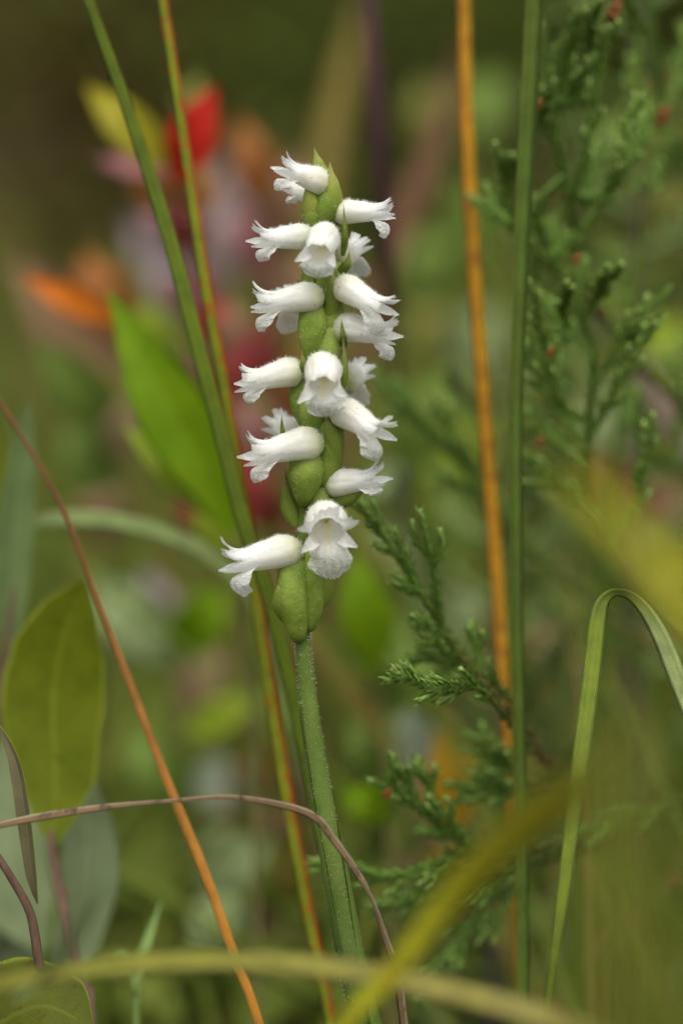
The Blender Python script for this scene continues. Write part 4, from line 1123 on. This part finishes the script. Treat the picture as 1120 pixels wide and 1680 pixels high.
back_cedar(1030, .56, -280, 'dull green cedar out of focus behind the sharper cedar sprays', 36, 300, 5, 1.05 * MM)
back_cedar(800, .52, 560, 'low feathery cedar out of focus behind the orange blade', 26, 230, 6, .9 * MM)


# ------------------------------------------------------------------ ground cover, litter and grass behind (uncountable)
def small_leaf(mb, p, d, up, ln, wd, rand, fold=.2):
    d = d.normalized(); s = d.cross(up)
    s = s.normalized() if s.length > 1e-4 else d.orthogonal().normalized()
    nn = s.cross(d)
    o = len(mb.v)
    for q in (p, p + d * ln * .3 - s * wd + nn * wd * fold, p + d * ln * .35, p + d * ln * .3 + s * wd + nn * wd * fold, p + d * ln * .7 - s * wd * .8 + nn * wd * fold - Vector((0, 0, ln * .05)), p + d * ln * .7 - Vector((0, 0, ln * .05)), p + d * ln * .7 + s * wd * .8 + nn * wd * fold - Vector((0, 0, ln * .05)), p + d * ln - Vector((0, 0, ln * .15))):
        mb.v.append(tuple(q)); mb.a.append((.5, .5, rand))
    for f in ((0, 2, 1), (0, 3, 2), (1, 2, 5, 4), (2, 3, 6, 5), (4, 5, 7), (5, 6, 7)): mb.f.append(tuple(o + k for k in f))


def rdir(rg, zlo=-.2, zhi=.9):
    a = rg.uniform(0, 6.283); z = rg.uniform(zlo, zhi); c = math.sqrt(max(0, 1 - z * z))
    return Vector((c * math.cos(a), c * math.sin(a), z))


M['litter'] = flat_mat('litter_leaves', [(0, (.06, .036, .02)), (.3, (.13, .085, .05)), (.55, (.19, .135, .09)), (.75, (.18, .09, .04)), (1, (.22, .16, .12))], .7, .1)
M['cover'] = flat_mat('ground_cover_leaves', [(0, (.07, .10, .016)), (.35, (.15, .20, .03)), (.6, (.21, .27, .045)), (.8, (.20, .19, .04)), (.92, (.28, .16, .03)), (1, (.30, .08, .05))], .5, .35)
M['bgrass'] = flat_mat('background_grass', [(0, (.08, .13, .015)), (.5, (.16, .22, .03)), (.8, (.24, .22, .04)), (1, (.32, .21, .07))], .5, .35)

rg = random.Random(21)
mb = MB()
for _ in range(9000):
    y = rg.uniform(-.05, 1) ** 2 * 3.5 if rg.random() < .8 else rg.uniform(.1, 4)
    x = rg.uniform(-1, 1) * (.35 + y * .55)
    p = Vector((x, y, gz(x, y) + rg.uniform(.001, .012)))
    small_leaf(mb, p, rdir(rg, -.1, .25), Vector((rg.uniform(-.4, .4), rg.uniform(-.4, .4), 1)).normalized(), rg.uniform(.015, .05), rg.uniform(.005, .013), rg.random())
for _ in range(2600):
    x, y = rg.uniform(-.9, .9), rg.uniform(-.9, .1)
    small_leaf(mb, Vector((x, y, gz(x, y) + rg.uniform(.001, .008))), rdir(rg, -.1, .2), Vector((rg.uniform(-.4, .4), rg.uniform(-.4, .4), 1)).normalized(), rg.uniform(.015, .05), rg.uniform(.005, .013), rg.random())
tag(build('leaf_litter', mb, M['litter'], smooth=False), 'brown and mauve fallen leaves scattered over the ground', 'leaf litter', kind='stuff')
mb = MB()
for _ in range(1700):
    y = .10 + rg.random() ** 1.6 * 3.4
    x = rg.uniform(-1, 1) * (.22 + y * .45)
    if mnoise.noise(Vector((x * 4, y * 3, 7))) < -.08: continue
    z0 = gz(x, y); hgt = rg.uniform(.02, .07) + .05 * min(1, y)
    for _k in range(9):
        hh = hgt * rg.uniform(.3, 1.1)
        small_leaf(mb, Vector((x + rg.gauss(0, .012), y + rg.gauss(0, .012), z0 + hh)), rdir(rg, -.1, .6), Vector((0, 0, 1)), rg.uniform(.014, .034), rg.uniform(.004, .010), min(1, max(0, rg.gauss(.42, .25))))
for _ in range(900):
    x, y = rg.uniform(-.8, .8), rg.uniform(-.8, .14)
    z0 = gz(x, y); hgt = rg.uniform(.015, .05)
    for _k in range(6):
        small_leaf(mb, Vector((x + rg.gauss(0, .01), y + rg.gauss(0, .01), z0 + hgt * rg.uniform(.2, 1))), rdir(rg, -.1, .5), Vector((0, 0, 1)), rg.uniform(.012, .026), rg.uniform(.004, .008), min(1, max(0, rg.gauss(.4, .22))))
tag(build('ground_cover', mb, M['cover'], smooth=False), 'low mixed green leafy ground cover behind the orchid', 'ground cover', kind='stuff')
mb = MB(); rg = random.Random(58)
for _ in range(2600):
    y = .14 + rg.random() ** 1.5 * 3.6
    x = rg.uniform(-1, 1) * (.25 + y * .5)
    if mnoise.noise(Vector((x * 3, y * 2.4, 3))) < -.05: continue
    ln = rg.uniform(.10, .30); d = Vector((rg.gauss(0, .35), rg.gauss(0, .35), 1)).normalized(); b = Vector((rg.gauss(0, .5), rg.gauss(0, .5), -.25))
    if y + min(0, d.y * ln + b.y * ln * .6, d.y * ln * .5 + b.y * ln * .15) < .10: continue      # keeps clear of the orchid
    p = Vector((x, y, gz(x, y) - .002)); wv = rg.uniform(.0008, .0022); rd = rg.random(); s = d.cross(Vector((rg.gauss(0, 1), rg.gauss(0, 1), 0))).normalized()
    o = len(mb.v)
    for k in range(5):
        t = k / 4; q = p + d * ln * t + b * ln * t * t * .6; ww = wv * (1 - t) ** .6 + .0001
        mb.v += [tuple(q - s * ww), tuple(q + s * ww)]; mb.a += [(t, 0, rd), (t, 1, rd)]
    for k in range(4): mb.f.append((o + 2 * k, o + 2 * k + 1, o + 2 * k + 3, o + 2 * k + 2))
for _ in range(900):
    y = .075 + rg.random() ** 1.3 * .75
    x = rg.uniform(-1, 1) * (.09 + y * .30)
    right = x > .03 * (1 + y)
    ln = rg.uniform(.07, .15 + (.10 if right else 0.0)) + .06 * y; lean = rg.gauss(0, .38)
    d = Vector((lean, rg.gauss(0, .2), 1)).normalized(); b = Vector((lean * 1.2 + rg.gauss(0, .25), rg.gauss(0, .3), -.2))
    if y + min(0, d.y * ln + b.y * ln * .5, d.y * ln * .5 + b.y * ln * .13) < .075: continue
    p = Vector((x, y, gz(x, y) - .002)); wv = rg.uniform(.0007, .0022); rd = min(1, max(0, rg.gauss(.45, .25)))
    s = d.cross(Vector((rg.gauss(0, .5), 1, 0))).normalized(); o = len(mb.v)
    for k in range(6):
        t = k / 5; q = p + d * ln * t + b * ln * t * t * .5; ww = wv * (1 - t) ** .6 + .0001
        mb.v += [tuple(q - s * ww), tuple(q + s * ww)]; mb.a += [(t, 0, rd), (t, 1, rd)]
    for k in range(5): mb.f.append((o + 2 * k, o + 2 * k + 1, o + 2 * k + 3, o + 2 * k + 2))
tag(build('background_grass', mb, M['bgrass'], smooth=False), 'fine green and straw grass growing behind the orchid', 'grass', kind='stuff')


# ------------------------------------------------------------------ shrubs and trees closing the view
M['shrub_a'] = flat_mat('shrub_leaves_dark', [(0, (.07, .11, .014)), (.5, (.13, .18, .026)), (1, (.20, .25, .04))], .5, .3)
M['shrub_b'] = flat_mat('shrub_leaves_olive', [(0, (.08, .10, .016)), (.5, (.15, .17, .03)), (1, (.24, .23, .045))], .5, .3)
M['shrub_c'] = flat_mat('shrub_leaves_rusty', [(0, (.07, .045, .015)), (.5, (.15, .085, .03)), (1, (.24, .13, .04))], .5, .3)
M['tree_leaves'] = flat_mat('tree_leaves', [(0, (.04, .065, .015)), (.5, (.07, .11, .022)), (1, (.11, .15, .035))], .5, .3)


def bush(seed, mat, n=2600, h=.8, rad=.5):
    rg = random.Random(seed)
    st = MB(); fo = MB()
    ends = []
    for k in range(7):
        a = rg.uniform(0, 6.283); l = rg.uniform(.5, 1)
        e = Vector((math.cos(a) * rad * l, math.sin(a) * rad * l, h * rg.uniform(.5, 1)))
        m = e * .5 + Vector((rg.gauss(0, .06), rg.gauss(0, .06), h * .08))
        st.sweep([Vector((0, 0, -.02)), m, e], [.012, .008, .003], [.012, .008, .003], ROUND6, Vector((1, .2, 0)))
        for t in (.35, .55, .75, .9, 1): ends.append((Vector((0, 0, 0)).lerp(m, t * 2) if t < .5 else m.lerp(e, t * 2 - 1)))
    for _ in range(n):
        c = rg.choice(ends); p = c + Vector((rg.gauss(0, .1), rg.gauss(0, .1), rg.gauss(0, .09)))
        if p.z < .02: p.z = .02 + rg.random() * .1
        small_leaf(fo, p, rdir(rg, -.4, .8), Vector((0, 0, 1)), rg.uniform(.03, .06), rg.uniform(.008, .016), rg.random())
    t = thing('bush', Vector((0, 0, 0)), '', 'bush')
    build('stem', st, M['bark_tree'], t); build('foliage', fo, mat, t, smooth=False, kind='stuff')
    return t


protos = [bush(1, M['shrub_a']), bush(2, M['shrub_b']), bush(3, M['shrub_c'], 1800, .6, .45)]
used = [False] * 3
bl = [(-.55, 1.5, 1, .55), (.1, 1.9, 0, .6), (.65, 1.45, 0, .6), (-.2, 2.3, 2, .7), (-1.0, 2.1, 0, .9), (.45, 2.5, 1, .9), (1.15, 2.2, 0, .9), (-.65, 2.9, 1, 1.0), (.05, 3.1, 0, 1.1), (.8, 3.3, 1, 1.2),
      (-1.5, 3.2, 0, 1.2), (1.7, 3.2, 0, 1.2), (-.35, 4.0, 0, 1.4), (.5, 4.2, 0, 1.5), (-1.1, 4.3, 0, 1.5), (1.3, 4.4, 1, 1.5)]
blab = ['dark green bush', 'olive green bush', 'rusty brown bush']
for i, (x, y, k, s) in enumerate(bl):
    o = protos[k] if not used[k] else copy_tree(protos[k]); used[k] = True
    o.location = (x, y, gz(x, y) - .01); o.rotation_euler = (0, 0, i * 1.7); o.scale = (s, s, s)
    o['label'] = blab[k] + ' blurred in the shade beyond the meadow plants'; o['category'] = 'bush'; o['group'] = blab[k] + 'es beyond the meadow'


def tree(seed, h=7.0):
    rg = random.Random(seed)
    tk = MB(); cr_ = MB()
    top = Vector((rg.gauss(0, .2), rg.gauss(0, .2), h))
    P = [Vector((0, 0, -.1)), Vector((.03, .02, .3)), Vector((rg.gauss(0, .08), rg.gauss(0, .08), h * .35)), Vector((rg.gauss(0, .15), rg.gauss(0, .15), h * .7)), top]
    P = [Vector(c) for c in cr([tuple(p) for p in P], 20)]
    rr_ = [.15 * (1 - i / 21) + .02 + (.05 if i == 0 else 0) for i in range(20)]
    tk.sweep(P, rr_, rr_, ROUND12, Vector((1, 0, 0)))
    ends = []
    for k in range(26):
        i = 4 + int(rg.random() * 15); b = P[i]; a = rg.uniform(0, 6.283); l = (1.6 - i * .05) * rg.uniform(.6, 1.2)
        e = b + Vector((math.cos(a) * l, math.sin(a) * l, rg.uniform(-.1, .6)))
        tk.sweep([b, b.lerp(e, .5) + Vector((0, 0, .08)), e], [.035, .022, .008], [.035, .022, .008], ROUND6, Vector((0, 0, 1)))
        ends += [b.lerp(e, t) for t in (.4, .6, .8, 1)]
    for _ in range(7000):
        p = rg.choice(ends) + Vector((rg.gauss(0, .25), rg.gauss(0, .25), rg.gauss(0, .22)))
        small_leaf(cr_, p, rdir(rg, -.6, .6), Vector((0, 0, 1)), rg.uniform(.10, .18), rg.uniform(.025, .05), rg.random())
    t = thing('tree', Vector((0, 0, 0)), '', 'tree')
    build('trunk', tk, M['bark_tree'], t); build('crown', cr_, M['tree_leaves'], t, smooth=False, kind='stuff')
    return t


tp = [tree(31), tree(32, 8.0)]
tused = [False, False]
rg = random.Random(77)
for i in range(22):
    a = R(-62 + i * 124 / 21 + rg.uniform(-2, 2)); d = rg.uniform(7, 15)
    x, y = math.sin(a) * d, math.cos(a) * d; k = i % 2
    o = tp[k] if not tused[k] else copy_tree(tp[k]); tused[k] = True
    o.location = (x, y, gz(x, y) - .05); o.rotation_euler = (0, 0, i * 2.1); s = rg.uniform(.85, 1.2); o.scale = (s, s, s)
    o['label'] = 'dark leafy tree in the far shade closing the background'; o['category'] = 'tree'; o['group'] = 'trees closing the background'
